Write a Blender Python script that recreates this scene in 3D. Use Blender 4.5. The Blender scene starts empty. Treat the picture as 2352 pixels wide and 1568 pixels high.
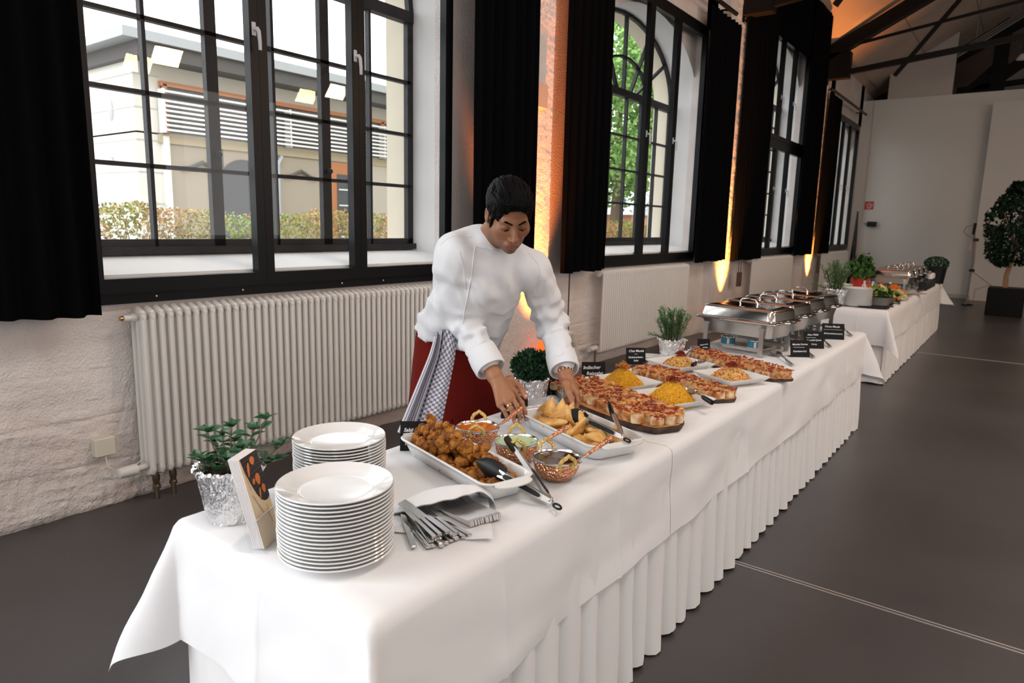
import bpy, math, random
import numpy as np
from mathutils import Vector, Matrix
from mathutils.bvhtree import BVHTree
PI = math.pi
rng = np.random.default_rng(7)
random.seed(7)
SC = bpy.context.scene
COL = SC.collection

# ------------------------------------------------------------------ camera
cd = bpy.data.cameras.new('camera'); cam = bpy.data.objects.new('camera', cd); COL.objects.link(cam)
cd.sensor_width = 36.0; cd.lens = 1567.0 / 2352 * 36; cd.clip_start = .05; cd.clip_end = 400
yaw, pit, rol = [math.radians(a) for a in (36.63, 9.797, -1.365)]
Fw = Vector((-math.sin(yaw) * math.cos(pit), math.cos(yaw) * math.cos(pit), -math.sin(pit)))
Rt = Vector((math.cos(yaw), math.sin(yaw), 0)); Dn = Fw.cross(Rt)
r_ = Rt * math.cos(rol) + Dn * math.sin(rol); d_ = Dn * math.cos(rol) - Rt * math.sin(rol)
m = Matrix((r_, -d_, -Fw)).transposed().to_4x4(); m.translation = (3.69, 0, 1.5)
cam.matrix_world = m
cd.dof.use_dof = True; cd.dof.focus_distance = 2.55; cd.dof.aperture_fstop = 5.0
SC.camera = cam

# ------------------------------------------------------------------ world: even overcast sky
w = bpy.data.worlds.new('World'); SC.world = w; w.use_nodes = True
bg = w.node_tree.nodes['Background']; bg.inputs[0].default_value = (.93, .965, 1, 1); bg.inputs[1].default_value = 3.5

# ------------------------------------------------------------------ lamps
def area(name, loc, rot, sx, sy, power, col=(1, 1, 1), spread=180):
    l = bpy.data.lights.new(name, 'AREA'); l.shape = 'RECTANGLE'; l.size = sx; l.size_y = sy; l.energy = power; l.color = col
    l.spread = math.radians(spread)
    o = bpy.data.objects.new(name, l); COL.objects.link(o); o.location = loc; o.rotation_euler = rot
    return o
def spot(name, loc, tgt, power, col, size=50, blend=.7, rad=.05):
    l = bpy.data.lights.new(name, 'SPOT'); l.energy = power; l.color = col; l.spot_size = math.radians(size); l.spot_blend = blend; l.shadow_soft_size = rad
    o = bpy.data.objects.new(name, l); COL.objects.link(o); o.location = loc
    o.rotation_euler = (Vector(tgt) - Vector(loc)).to_track_quat('-Z', 'Y').to_euler()
    return o
DAY = (.92, .96, 1)
# daylight through the windows of the same wall that lie behind the camera
for i, y in enumerate((-2.2, -5.2)):
    area('daylight_window_%d' % i, (.15, y, 2.55), (0, -PI / 2, 0), 3.0, 2.6, 250, DAY)
# cool fill added behind the camera for the near end of the table
area('fill_behind_camera', (4.4, -6.8, 2.6), (PI / 2, 0, PI), 5.0, 3.2, 140, (.93, .965, 1))
# fill added along the opposite long wall, where windows are likely
for i, y in enumerate((-1.5, 3.5, 8.5)):
    area('fill_opposite_%d' % i, (10.6, y, 2.6), (0, PI / 2, 0), 3.0, 2.6, 55, (1, .96, .94))
# warm fill added under the roof, then the small hall lamps
for i, (y, e) in enumerate(((-1.0, 60), (4.0, 115))):
    area('roof_fill_%d' % i, (4.6, y, 5.6), (0, 0, 0), 1.2, 3.2, e, (1, .94, .88))
area('roof_fill_far', (5.4, 12.0, 6.6), (0, 0, 0), 1.0, 3.0, 62, (1, .70, .46))
for y in (5.88, 9.27): area('hall_lamp', (7.75, y, 4.0), (0, .9, 0), .30, .45, 45, (1, .62, .36))
# orange floor uplights at the piers
ORANGE = (1, .22, .03)
UPL = [(.42, 5.08), (.36, 9.96), (.36, 14.92)]
for (x, y), e, c in zip(UPL, (1., 1.25, 1.25), (ORANGE, (1, .33, .06), (1, .33, .06))):
    spot('uplight_lamp', (x - .02, y, .29), (.10, y - .02, 2.0), 620 * e, c, 56, 1.)
    spot('uplight_narrow', (x - .04, y, .29), (.10, y - .03, 3.0), 750 * e, c, 26, 1.)

SC.view_settings.view_transform = 'Standard'; SC.view_settings.look = 'None'; SC.view_settings.gamma = 1
SC.view_settings.use_curve_mapping = False; SC.view_settings.exposure = 0.0
SC.cycles.max_bounces = 8; SC.cycles.diffuse_bounces = 4; SC.cycles.glossy_bounces = 4; SC.cycles.transmission_bounces = 6
SC.cycles.transparent_max_bounces = 16; SC.cycles.caustics_reflective = False; SC.cycles.caustics_refractive = False
SC.cycles.sample_clamp_indirect = 6.0

# ------------------------------------------------------------------ materials
MATS = {}
def M(name, col=(.8, .8, .8), rough=.5, metal=0., bump=None, var=None, spec=None, coat=0., alpha=None, sheen=0., trans=0., emit=None, attr=None):
    """bump=(scale,strength,detail[,kind]); var=(scale,col2[,detail,lo,hi])"""
    if name in MATS: return MATS[name]
    mt = bpy.data.materials.new(name); mt.use_nodes = True; nt = mt.node_tree; N = nt.nodes; L = nt.links
    b = N['Principled BSDF']
    b.inputs['Base Color'].default_value = (*col, 1); b.inputs['Roughness'].default_value = rough; b.inputs['Metallic'].default_value = metal
    if spec is not None: b.inputs['Specular IOR Level'].default_value = spec
    if coat: b.inputs['Coat Weight'].default_value = coat; b.inputs['Coat Roughness'].default_value = .08
    if sheen: b.inputs['Sheen Weight'].default_value = sheen
    if trans: b.inputs['Transmission Weight'].default_value = trans
    if emit: b.inputs['Emission Color'].default_value = (*emit[0], 1); b.inputs['Emission Strength'].default_value = emit[1]
    tc = None
    def coord():
        nonlocal tc
        if tc is None: tc = N.new('ShaderNodeTexCoord')
        return tc.outputs['Object']
    if var:
        n = N.new('ShaderNodeTexNoise'); n.inputs['Scale'].default_value = var[0]; n.inputs['Detail'].default_value = var[2] if len(var) > 2 else 4
        L.new(coord(), n.inputs['Vector'])
        r = N.new('ShaderNodeValToRGB'); r.color_ramp.elements[0].color = (*col, 1); r.color_ramp.elements[1].color = (*var[1], 1)
        r.color_ramp.elements[0].position = var[3] if len(var) > 3 else .38; r.color_ramp.elements[1].position = var[4] if len(var) > 4 else .66
        L.new(n.outputs['Fac'], r.inputs['Fac']); L.new(r.outputs['Color'], b.inputs['Base Color'])
    if attr:
        a = N.new('ShaderNodeVertexColor'); a.layer_name = attr; L.new(a.outputs['Color'], b.inputs['Base Color'])
    if bump:
        if len(bump) > 3 and bump[3] == 'vor':
            n = N.new('ShaderNodeTexVoronoi'); n.inputs['Scale'].default_value = bump[0]; out = n.outputs['Distance']
        else:
            n = N.new('ShaderNodeTexNoise'); n.inputs['Scale'].default_value = bump[0]; n.inputs['Detail'].default_value = bump[2]; out = n.outputs['Fac']
        L.new(coord(), n.inputs['Vector'])
        bp = N.new('ShaderNodeBump'); bp.inputs['Strength'].default_value = bump[1]; bp.inputs['Distance'].default_value = .01
        L.new(out, bp.inputs['Height']); L.new(bp.outputs['Normal'], b.inputs['Normal'])
    MATS[name] = mt
    return mt
def glass_pane(name, refl=.07, tint=(1, 1, 1), rough=0.):
    mt = bpy.data.materials.new(name); mt.use_nodes = True; nt = mt.node_tree; N = nt.nodes; L = nt.links
    N.remove(N['Principled BSDF']); out = N['Material Output']
    t = N.new('ShaderNodeBsdfTransparent'); t.inputs[0].default_value = (*tint, 1)
    g = N.new('ShaderNodeBsdfGlossy'); g.inputs['Roughness'].default_value = rough
    x = N.new('ShaderNodeMixShader'); x.inputs[0].default_value = refl
    L.new(t.outputs[0], x.inputs[1]); L.new(g.outputs[0], x.inputs[2]); L.new(x.outputs[0], out.inputs[0])
    return mt
WHITE_CLOTH = M('white_cloth', (.80, .80, .81), .85, bump=(900, .05, 1), sheen=.1)
STEEL = M('steel', (.74, .73, .71), .16, 1.)
STEEL_B = M('brushed_steel', (.60, .59, .57), .34, 1.)
BLACK_P = M('black_plastic', (.006, .006, .007), .42, spec=.35)
BLACK_M = M('black_paint_metal', (.006, .006, .008), .4, spec=.3)
CERAMIC = M('white_ceramic', (.80, .80, .79), .12, coat=.4)
VELVET = M('black_velvet', (.0035, .0035, .004), 1., spec=.02)
FOIL = M('aluminium_foil', (.86, .86, .87), .22, 1., bump=(70, .7, 4))
PLASTER = M('white_plaster', (.78, .70, .66), .92, bump=(75, 1., 8), var=(2.2, (.86, .81, .78)), spec=.15)
PLASTER_S = M('smooth_plaster', (.76, .75, .73), .85, bump=(60, .08, 4), spec=.2)
SLATE = M('slate_card', (.004, .004, .0045), .6, spec=.25)
CHALK = M('chalk', (.88, .88, .9), .9)

# ------------------------------------------------------------------ mesh helpers
class MB:
    def __init__(s): s.v = []; s.f = []; s.mi = []; s.n = 0
    def add(s, vs, fs, mi=0):
        vs = np.asarray(vs, float).reshape(-1, 3); k = s.n; s.v.append(vs); s.n += len(vs)
        s.f += [tuple(i + k for i in f) for f in fs]; s.mi += [mi] * len(fs); return s
    def box(s, lo, hi, mi=0):
        (x0, y0, z0), (x1, y1, z1) = lo, hi
        return s.add([(x0, y0, z0), (x1, y0, z0), (x1, y1, z0), (x0, y1, z0), (x0, y0, z1), (x1, y0, z1), (x1, y1, z1), (x0, y1, z1)],
                     [(3, 2, 1, 0), (4, 5, 6, 7), (0, 1, 5, 4), (1, 2, 6, 5), (2, 3, 7, 6), (3, 0, 4, 7)], mi)
    def bbox(s, lo, hi, c, mi=0):
        """box with chamfered vertical and top edges"""
        (x0, y0, z0), (x1, y1, z1) = lo, hi
        def ring(i, z): return [(x0 + c + i, y0 + i, z), (x1 - c - i, y0 + i, z), (x1 - i, y0 + c + i, z), (x1 - i, y1 - c - i, z), (x1 - c - i, y1 - i, z), (x0 + c + i, y1 - i, z), (x0 + i, y1 - c - i, z), (x0 + i, y0 + c + i, z)]
        return s.rings([ring(c * .6, z0), ring(0, z0 + c * .6), ring(0, z1 - c * .6), ring(c * .6, z1)], True, True, mi)
    def rings(s, rs, cap0=False, cap1=False, mi=0, closed=True):
        n = len(rs[0]); vs = np.concatenate([np.asarray(r, float) for r in rs]); fs = []
        for i in range(len(rs) - 1):
            for j in range(n if closed else n - 1):
                a = i * n + j; b = i * n + (j + 1) % n; fs.append((a, b, b + n, a + n))
        if cap0: fs.append(tuple(range(n - 1, -1, -1)))
        if cap1: fs.append(tuple(range((len(rs) - 1) * n, len(rs) * n)))
        return s.add(vs, fs, mi)
    def lathe(s, prof, n=32, c=(0, 0, 0), mi=0, jit=None, cap0=False, cap1=False):
        a = np.arange(n) * 2 * PI / n; rs = []
        for r, z in prof:
            rs.append(np.stack([c[0] + r * np.cos(a), c[1] + r * np.sin(a), np.full(n, c[2] + z)], 1))
        if jit is not None: rs = [jit(r, i) for i, r in enumerate(rs)]
        return s.rings(rs, cap0, cap1, mi)
    def tube(s, pts, r, n=8, mi=0, cap=True, flat=None):
        pts = [Vector(p) for p in pts]; rs = []; k = len(pts)
        rr = r if hasattr(r, '__len__') else [r] * k
        up = None
        for i, p in enumerate(pts):
            t = (pts[min(i + 1, k - 1)] - pts[max(i - 1, 0)]).normalized()
            if up is None:
                up = Vector((0, 0, 1)) if abs(t.z) < .9 else Vector((1, 0, 0))
            u = (up - t * up.dot(t))
            if u.length < 1e-6: u = Vector((0, 1, 0)) - t * t.y
            u.normalize(); w_ = t.cross(u); up = u
            fx = flat or 1.
            rs.append([p + w_ * (math.cos(q) * rr[i]) + u * (math.sin(q) * rr[i] * fx) for q in [2 * PI * j / n for j in range(n)]])
        return s.rings(np.array([[tuple(v) for v in r_] for r_ in rs]), cap, cap, mi)
    def grid(s, P, mi=0, closed_u=False):
        nu, nv = P.shape[:2]; fs = []
        for i in range(nu if closed_u else nu - 1):
            for j in range(nv - 1):
                a = i * nv + j; b = ((i + 1) % nu) * nv + j; fs.append((a, b, b + 1, a + 1))
        return s.add(P.reshape(-1, 3), fs, mi)
    def mesh(s, name, mats, smooth=True, sharp=40):
        me = bpy.data.meshes.new(name); V = np.concatenate(s.v)
        me.from_pydata(V.tolist(), [], s.f)
        for mt in (mats if isinstance(mats, (list, tuple)) else [mats]): me.materials.append(mt)
        if any(s.mi): me.polygons.foreach_set('material_index', s.mi)
        if smooth:
            me.polygons.foreach_set('use_smooth', [True] * len(me.polygons))
            if sharp: me.set_sharp_from_angle(angle=math.radians(sharp))
        me.update(); return me
    def build(s, name, mats, parent=None, smooth=True, sharp=40, loc=None):
        return put(name, s.mesh(name, mats, smooth, sharp), parent, loc)
def put(name, me, parent=None, loc=None, rot=None, scale=None):
    o = bpy.data.objects.new(name, me); COL.objects.link(o)
    if parent is not None: o.parent = parent
    if loc is not None: o.location = loc
    if rot is not None: o.rotation_euler = rot
    if scale is not None: o.scale = scale
    return o
def tag(o, label=None, cat=None, group=None, kind=None):
    if label: o['label'] = label
    if cat: o['category'] = cat
    if group: o['group'] = group
    if kind: o['kind'] = kind
    return o
def thing(name, label, cat, loc=(0, 0, 0), rz=0, group=None):
    o = bpy.data.objects.new(name, None); COL.objects.link(o); o.empty_display_size = .1; o.location = loc; o.rotation_euler = (0, 0, rz)
    return tag(o, label, cat, group)
def kids(o): return [c for c in o.children]
def copy_tree(o, label=None, loc=None, rot=None, group=None):
    c = o.copy(); COL.objects.link(c)
    for a in kids(o):
        b = a.copy(); COL.objects.link(b); b.parent = c
        for d in kids(a):
            e = d.copy(); COL.objects.link(e); e.parent = b
    if label: c['label'] = label
    if group: c['group'] = group
    if loc is not None: c.location = loc
    if rot is not None: c.rotation_euler = rot
    return c
def struct(o): o['kind'] = 'structure'; return o
def box_obj(name, lo, hi, mat, parent=None, c=0.):
    b = MB()
    b.bbox(lo, hi, c) if c else b.box(lo, hi)
    return b.build(name, mat, parent, smooth=False)
ORD = 'first second third fourth fifth sixth seventh eighth ninth tenth eleventh twelfth thirteenth fourteenth fifteenth sixteenth seventeenth eighteenth nineteenth twentieth twenty-first twenty-second twenty-third twenty-fourth'.split()
def xf(pts, loc=(0, 0, 0), rz=0, s=1.):
    pts = np.asarray(pts, float); c_, s_ = math.cos(rz), math.sin(rz)
    return np.stack([loc[0] + s * (pts[..., 0] * c_ - pts[..., 1] * s_), loc[1] + s * (pts[..., 0] * s_ + pts[..., 1] * c_), loc[2] + s * pts[..., 2]], -1)
def text_mesh(txt, size, shear=.18, extrude=.0004, bold=.0):
    cu = bpy.data.curves.new('txt', 'FONT'); cu.body = txt; cu.size = size; cu.shear = shear; cu.extrude = extrude; cu.offset = bold
    cu.align_x = 'CENTER'; cu.align_y = 'CENTER'; cu.space_line = 1.0; cu.resolution_u = 3
    o = bpy.data.objects.new('txt', cu); COL.objects.link(o)
    dg = bpy.context.evaluated_depsgraph_get(); me = bpy.data.meshes.new_from_object(o.evaluated_get(dg))
    bpy.data.objects.remove(o); bpy.data.curves.remove(cu)
    return me
# smooth value noise (sum of rotated sines is cheap and repeatable)
_K = np.random.default_rng(3).normal(size=(10, 3)); _PH = np.random.default_rng(4).uniform(0, 6.28, 10)
def snoise(p, f=1., seed=0):
    p = np.asarray(p) * f; o = 0
    for i in range(6):
        k = _K[(i + seed) % 10]; k2 = _K[(i * 3 + seed + 5) % 10]
        o = o + np.sin(p @ k + _PH[(i + seed) % 10] + 1.7 * np.sin(p @ k2 * .7 + _PH[(i + 4 + seed) % 10]))
    return o / 6.
def fbm(p, f, oct=4, seed=0, gain=.5):
    o = 0; a = 1.; t = 0
    for i in range(oct): o = o + a * snoise(p, f, seed + i * 2); t += a; a *= gain; f *= 2.03
    return o / t
# ------------------------------------------------------------------ implicit shapes -> mesh (surface nets)
def nets(fn, lo, hi, h):
    lo = np.array(lo, float); n = np.maximum(np.ceil((np.array(hi) - lo) / h).astype(int) + 1, 3)
    ax = [lo[i] + h * np.arange(n[i]) for i in range(3)]
    G = np.stack(np.meshgrid(*ax, indexing='ij'), -1).reshape(-1, 3)
    V = np.empty(len(G), np.float32)
    for i in range(0, len(G), 400000): V[i:i + 400000] = fn(G[i:i + 400000])
    V = V.reshape(n); S = V < 0
    cs = [(i, j, k) for i in (0, 1) for j in (0, 1) for k in (0, 1)]
    sl = lambda i, j, k: (slice(i, n[0] - 1 + i), slice(j, n[1] - 1 + j), slice(k, n[2] - 1 + k))
    cnt = sum(S[sl(*c)].astype(np.int8) for c in cs); act = np.argwhere((cnt > 0) & (cnt < 8))
    idx = -np.ones(n - 1, int); idx[tuple(act.T)] = np.arange(len(act))
    acc = np.zeros((len(act), 3)); num = np.zeros(len(act))
    for a in cs:
        for d in range(3):
            if a[d]: continue
            b = list(a); b[d] = 1
            va = V[tuple((act + a).T)]; vb = V[tuple((act + b).T)]; mk = (va < 0) != (vb < 0)
            t = np.where(mk, va / np.where(mk, va - vb, 1), 0)
            p = np.array(a, float)[None].repeat(len(act), 0); p[:, d] = t
            acc[mk] += p[mk]; num[mk] += 1
    P = lo + h * (act + acc / num[:, None])
    F = []
    for d in range(3):
        u, v = [(1, 2), (2, 0), (0, 1)][d]
        s0 = [slice(None)] * 3; s1 = [slice(None)] * 3; s0[d] = slice(0, n[d] - 1); s1[d] = slice(1, n[d])
        A = S[tuple(s0)]; B = S[tuple(s1)]; e = np.argwhere(A != B)
        ok = np.ones(len(e), bool)
        for q in (u, v): ok &= (e[:, q] > 0) & (e[:, q] < n[q] - 1)
        e = e[ok]; flip = A[tuple(e.T)]
        def c(du, dv):
            g = e.copy(); g[:, u] -= du; g[:, v] -= dv; return idx[tuple(g.T)]
        q = np.stack([c(1, 1), c(0, 1), c(0, 0), c(1, 0)], 1); q[~flip] = q[~flip][:, ::-1]; F.append(q)
    F = np.concatenate(F); F = F[(F >= 0).all(1)]
    return P, F
def nets_mesh(name, fn, lo, hi, h, mats, relax=1):
    P, F = nets(fn, lo, hi, h)
    for _ in range(relax):
        acc = np.zeros_like(P); num = np.zeros(len(P))
        for a in range(4):
            i, j = F[:, a], F[:, (a + 1) % 4]
            np.add.at(acc, i, P[j]); np.add.at(acc, j, P[i]); np.add.at(num, i, 1); np.add.at(num, j, 1)
        P = .5 * P + .5 * acc / np.maximum(num, 1)[:, None]
    me = bpy.data.meshes.new(name); me.from_pydata(P.tolist(), [], F.tolist())
    for mt in (mats if isinstance(mats, (list, tuple)) else [mats]): me.materials.append(mt)
    me.polygons.foreach_set('use_smooth', [True] * len(me.polygons)); me.update()
    return me
def smin(a, b, k):
    h = np.clip(.5 + .5 * (b - a) / k, 0, 1); return b + (a - b) * h - k * h * (1 - h)
def smax(a, b, k): return -smin(-a, -b, k)
def rc(p, a, b, ra, rb):
    a = np.asarray(a, float); b = np.asarray(b, float); d = b - a
    h = np.clip((p - a) @ d / max(d @ d, 1e-9), 0, 1)
    return np.linalg.norm(p - a - h[:, None] * d, axis=1) - (ra + (rb - ra) * h)
def ell(p, c, r, R=None):
    q = p - np.asarray(c, float)
    if R is not None: q = q @ np.asarray(R).T
    r = np.asarray(r, float); k0 = np.linalg.norm(q / r, axis=1); k1 = np.linalg.norm(q / (r * r), axis=1)
    return k0 * (k0 - 1) / np.maximum(k1, 1e-6)
# ================================================================== SETTING
FLOOR_M = M('polished_concrete', (.050, .045, .046), .34, var=(.9, (.080, .074, .076), 8, .3, .75), bump=(40, .06, 6), spec=.45)
b = MB(); b.box((-.12, -7.2, -.2), (10.9, 27, 0))
floor = struct(b.build('floor', FLOOR_M, smooth=False))
ALU = M('joint_metal', (.55, .50, .48), .4, .6)
for y in (2.955, 10.0):
    for d in (-.011, .011):
        box_obj('joint_strip', (.2, y + d - .0035, 0), (10.8, y + d + .0035, .0015), ALU, floor)
# ---- window wall ---------------------------------------------------
PITCH = 4.97; WC = [2.735 + PITCH * i for i in range(-1, 4)]; HW = 1.345; ZB = 1.05
TALL = [False, False, False, True, False]
ZT = [4.75 if t else 4.07 for t in TALL]
wl = MB()
def lower_wall(y0, y1, n, nz=40):
    ys = np.linspace(y0, y1, n); zs = np.linspace(0, ZB, nz)
    Y, Z = np.meshgrid(ys, zs, indexing='ij'); p = np.stack([np.zeros_like(Y), Y, Z], -1).reshape(-1, 3)
    low = np.clip(1.15 - p[:, 2] / .95, .22, 1)
    st = fbm(p * [1, 1, 1.7], 11, 3, 1); rg = 1 - np.abs(fbm(p * [1, 1, 1.9], 24, 3, 4, .55)) * 2.4
    d = (.022 * st + .016 * np.clip(rg, -.6, 1) * np.clip(.35 + st, 0, 1) + .0065 * fbm(p, 85, 3, 2, .6)) * low
    crs = np.abs(((p[:, 2] + .02 * snoise(p, 6, 2)) / .24) % 1 - .5); d -= .014 * np.exp(-((.5 - crs) / .045) ** 2) * low * np.clip(.6 + st, 0, 1)
    d += .02 * np.clip(.5 - p[:, 2], 0, 1)
    P = np.stack([d, p[:, 1], p[:, 2]], 1).reshape(n, nz, 3); wl.grid(P)
lower_wall(.2, 2.2, 250, 110); lower_wall(2.2, 6.8, 320, 80); lower_wall(6.8, 19.6, 160, 24); lower_wall(-7.2, .2, 40, 8)
wl.box((-.68, -7.2, 0), (-.06, 19.6, ZB - .01))
def arch_profile(half, z0, zs, crown, n=22):
    a = np.linspace(0, PI, n); pts = [(half, z) for z in np.linspace(z0, zs, 4)[:-1]]
    pts += [(half * math.cos(t), zs + (crown - zs) * math.sin(t)) for t in a]
    pts += [(-half, z) for z in np.linspace(zs, z0, 4)[1:]]
    return np.array(pts)
def to_rect(pr, half, z0, zs, top):
    out = []
    for y, z in pr:
        if z <= zs + 1e-6: out.append((half if y > 0 else -half, z0 if z < z0 + .05 else z))
        else:
            dy, dz = y, z - zs; k = min(half / max(abs(dy), 1e-6), (top - zs) / max(dz, 1e-6)); out.append((dy * k, zs + dz * k))
    return np.array(out)
for c, tall in zip(WC, TALL):
    cr = .68 if tall else 0.
    A = arch_profile(1.50, 1.20, 3.0 + cr, 4.0 + cr); B = arch_profile(1.385, 1.27, 3.12 + cr, 4.0 + cr); D = arch_profile(1.33, 1.27, 3.14 + cr, 3.97 + cr)
    def R(p, x, cc=c): return np.stack([np.full(len(p), x), p[:, 0] + cc, p[:, 1]], 1)
    top = 4.2 + cr
    # spandrel, splayed reveal, outer reveal, outer face
    wl.rings([R(to_rect(A, 1.62, 1.20, 3.0 + cr, top), -.12), R(A, -.12)], closed=False); wl.rings([R(A, -.12), R(B, -.45)], closed=False, mi=2)
    wl.rings([R(B, -.45), R(D, -.68)], closed=False, mi=1)
    wl.rings([R(D, -.68), R(to_rect(D, PITCH / 2, 1.27, 3.14 + cr, 5.2), -.68)], closed=False, mi=1)
    # sloping inner sill
    wl.add([(-.02, c - 1.6, 1.0), (-.02, c + 1.6, 1.0), (-.02, c + 1.6, 1.195), (-.02, c - 1.6, 1.195)], [(0, 1, 2, 3)], 2)
    wl.add([(-.02, c - 1.6, 1.195), (-.02, c + 1.6, 1.195), (-.10, c + 1.55, 1.215), (-.10, c - 1.55, 1.215), (-.50, c + 1.40, 1.275), (-.50, c - 1.40, 1.275)], [(0, 1, 2, 3), (3, 2, 4, 5)], 2)
    zt = 4.75 if tall else 4.07
    wl.box((-.14, c - 1.7, zt - .01), (0, c + 1.7, 7.6 if tall else 5.03))
for i in range(len(WC)):
    y0 = WC[i] + HW - .01; y1 = (WC[i + 1] - HW + .01) if i + 1 < len(WC) else 19.6
    wl.box((-.14, y0, ZB - .02), (0, y1, 5.03))
wl.box((-.68, -7.2, ZB - .02), (0, WC[0] - HW, 5.03))
wl.box((-.68, 10.2, 5.0), (-.02, 15.2, 7.6), 1)
CREAM = M('cream_facade', (.76, .70, .56), .9, bump=(30, .15, 4))
SILL_M = M('sill_plaster', (.88, .89, .89), .8, bump=(18, .3, 5))
wall_left = struct(wl.build('wall_left', [PLASTER, CREAM, SILL_M], sharp=35))
# piers under the roof trusses, with a rough plaster coat
pier = MB()
for y0, y1 in ((4.62, 5.33), (9.53, 10.25), (14.5, 15.26)):
    n = 44; ys = np.linspace(y0, y1, 60); zs = np.linspace(0, 4.9, 360)
    for P in (np.stack(np.meshgrid([.12], ys, zs, indexing='ij'), -1)[0],):
        q = P.reshape(-1, 3); q[:, 0] += .008 * fbm(q, 18, 3, 2) + .010 * np.abs(fbm(q, 55, 3, 6)) + .003 * fbm(q, 130, 2, 3); pier.grid(q.reshape(60, 360, 3))
    for y, s in ((y0, 1), (y1, -1)):
        P = np.stack(np.meshgrid([-.01, .05, .12], [y], zs, indexing='ij'), -1)[:, 0]; q = P.reshape(-1, 3); q[:, 1] += .008 * fbm(q, 25, 2, 2); pier.grid(q.reshape(3, 360, 3))
pier_o = struct(pier.build('trim_1', PLASTER, sharp=50))
# ---- inner windows --------------------------------------------------
GLASS = glass_pane('window_glass', .035); GLASS_O = glass_pane('old_window_glass', .02)
FRAME_M = M('black_window_frame', (.0040, .0045, .006), .34, spec=.22)
OLD_M = M('old_black_steel', (.006, .007, .009), .5, var=(9, (.014, .014, .016)), bump=(60, .3, 4), spec=.3)
HANDLE_M = M('pale_grey_handle', (.55, .55, .57), .35)
def bars(mb, c, off, w, z0, z1, x0, x1): mb.box((x0, c + off - w / 2, z0), (x1, c + off + w / 2, z1))
for wi, (c, tall) in enumerate(zip(WC, TALL)):
    zt = ZT[wi]; root = bpy.data.objects.new('window_%d' % (wi + 1), None); COL.objects.link(root); struct(root)
    root.location = (0, c, ZB)
    def part(nm, boxes, mat=FRAME_M, par=root):
        mb = MB()
        for lo, hi in boxes: mb.box((lo[0], lo[1], lo[2] - ZB), (hi[0], hi[1], hi[2] - ZB))
        return mb.build(nm, mat, par, smooth=False)
    part('outer_frame', [((-.03, -HW, ZB), (.035, HW, ZB + .055)), ((-.03, -HW, zt - .07), (.035, HW, zt)), ((-.03, -HW, ZB + .055), (.035, -HW + .05, zt - .07)), ((-.03, HW - .05, ZB + .055), (.035, HW, zt - .07))])
    ms = (-.33, .40)
    tz = [(ZB + .055, zt - .07)] if not tall else [(ZB + .055, 2.93), (3.01, zt - .07)]
    if tall: part('transom', [((-.03, -HW, 2.92), (.05, HW, 3.02))])
    edges = [(-HW + .05, ms[0]), (ms[0], ms[1]), (ms[1], HW - .05)]
    for (z0, z1) in tz:
        for ei, (a, e) in enumerate(edges):
            t = .055
            s = part('sash', [((.0, a + t, z0), (.06, e - t, z0 + .075)), ((.0, a + t, z1 - .075), (.06, e - t, z1)), ((.0, a + .0008, z0), (.06, a + t, z1)), ((.0, e - t, z0), (.06, e - .0008, z1))])
            mb = MB(); mb.add([(.025, a + t, z0 + .07 - ZB), (.025, e - t, z0 + .07 - ZB), (.025, e - t, z1 - .07 - ZB), (.025, a + t, z1 - .07 - ZB)], [(0, 1, 2, 3)]); mb.build('pane', GLASS, s, smooth=False)
    for mi_, mm in enumerate(ms):
        for hz in ([2.54 - ZB] if not tall else [2.2 - ZB, 3.7 - ZB]):
            y = mm - .03
            hb = MB(); hb.bbox((.06, y - .014, hz - .035), (.072, y + .014, hz + .04), .006); h = hb.build('handle', HANDLE_M, root, smooth=False)
            lv = MB(); lv.tube([(.07, y, hz), (.10, y, hz), (.112, y, hz - .015), (.114, y + .004, hz - .07), (.112, y + .006, hz - .115)], [.011, .011, .011, .010, .009], 8); lv.build('lever', HANDLE_M, h)
    if wi == 1:
        for y in (-.98, -.48, .25, .62):
            k = MB(); k.lathe([(0, .006), (.006, .004), (.007, 0)], 8); o = k.build('screw_cap', STEEL, root, loc=(.036, y, .03)); o.rotation_euler = (0, PI / 2, 0)
    # old steel window behind, arched, in the outer reveal
    cr = .68 if tall else 0.
    ow = bpy.data.objects.new('old_steel_window', None); COL.objects.link(ow); ow.parent = root
    def bar(nm, a, e, w, d=.045):
        (y0, z0), (y1, z1) = a, e; mb = MB(); L_ = math.hypot(y1 - y0, z1 - z0); q = math.atan2(z1 - z0, y1 - y0)
        mb.box((-.45 - d / 2, 0, -w / 2), (-.45 + d / 2, L_, w / 2)); V = mb.v[0]; ca, sa = math.cos(q), math.sin(q)
        mb.v[0] = np.stack([V[:, 0], y0 + V[:, 1] * ca - V[:, 2] * sa, z0 - ZB + V[:, 1] * sa + V[:, 2] * ca], 1); mb.build(nm, OLD_M, ow, smooth=False)
    zs = 3.08 + cr
    for y, w_ in ((-1.36, .06), (-.735, .022), (-.335, .075), (.095, .022), (.515, .075), (.935, .022), (1.355, .06)): bar('glazing_bar', (y, 1.30), (y, zs), w_)
    for z in np.arange(1.78, zs - .2, .405):
        bar('glazing_bar', (-1.36, z), (1.36, z), .024)
    bar('bottom_rail', (-1.38, 1.335), (1.38, 1.335), .05); bar('lower_ledge', (-1.42, 1.295), (1.42, 1.295), .045, .09); bar('transom', (-1.38, zs), (1.38, zs), .085, .07)
    AP = arch_profile(1.37, 3.1 + cr, 3.12 + cr, 3.985 + cr)[3:-3]
    for k in range(len(AP) - 1): 
        bar('arch_bar', AP[k], AP[k + 1], .05)
    for q in (35, 62, 90, 118, 145):
        t = math.radians(q); bar('glazing_bar', (.35 * math.cos(t), zs + .02), (1.36 * math.cos(t), 3.12 + cr + .85 * math.sin(t)), .028)
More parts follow.
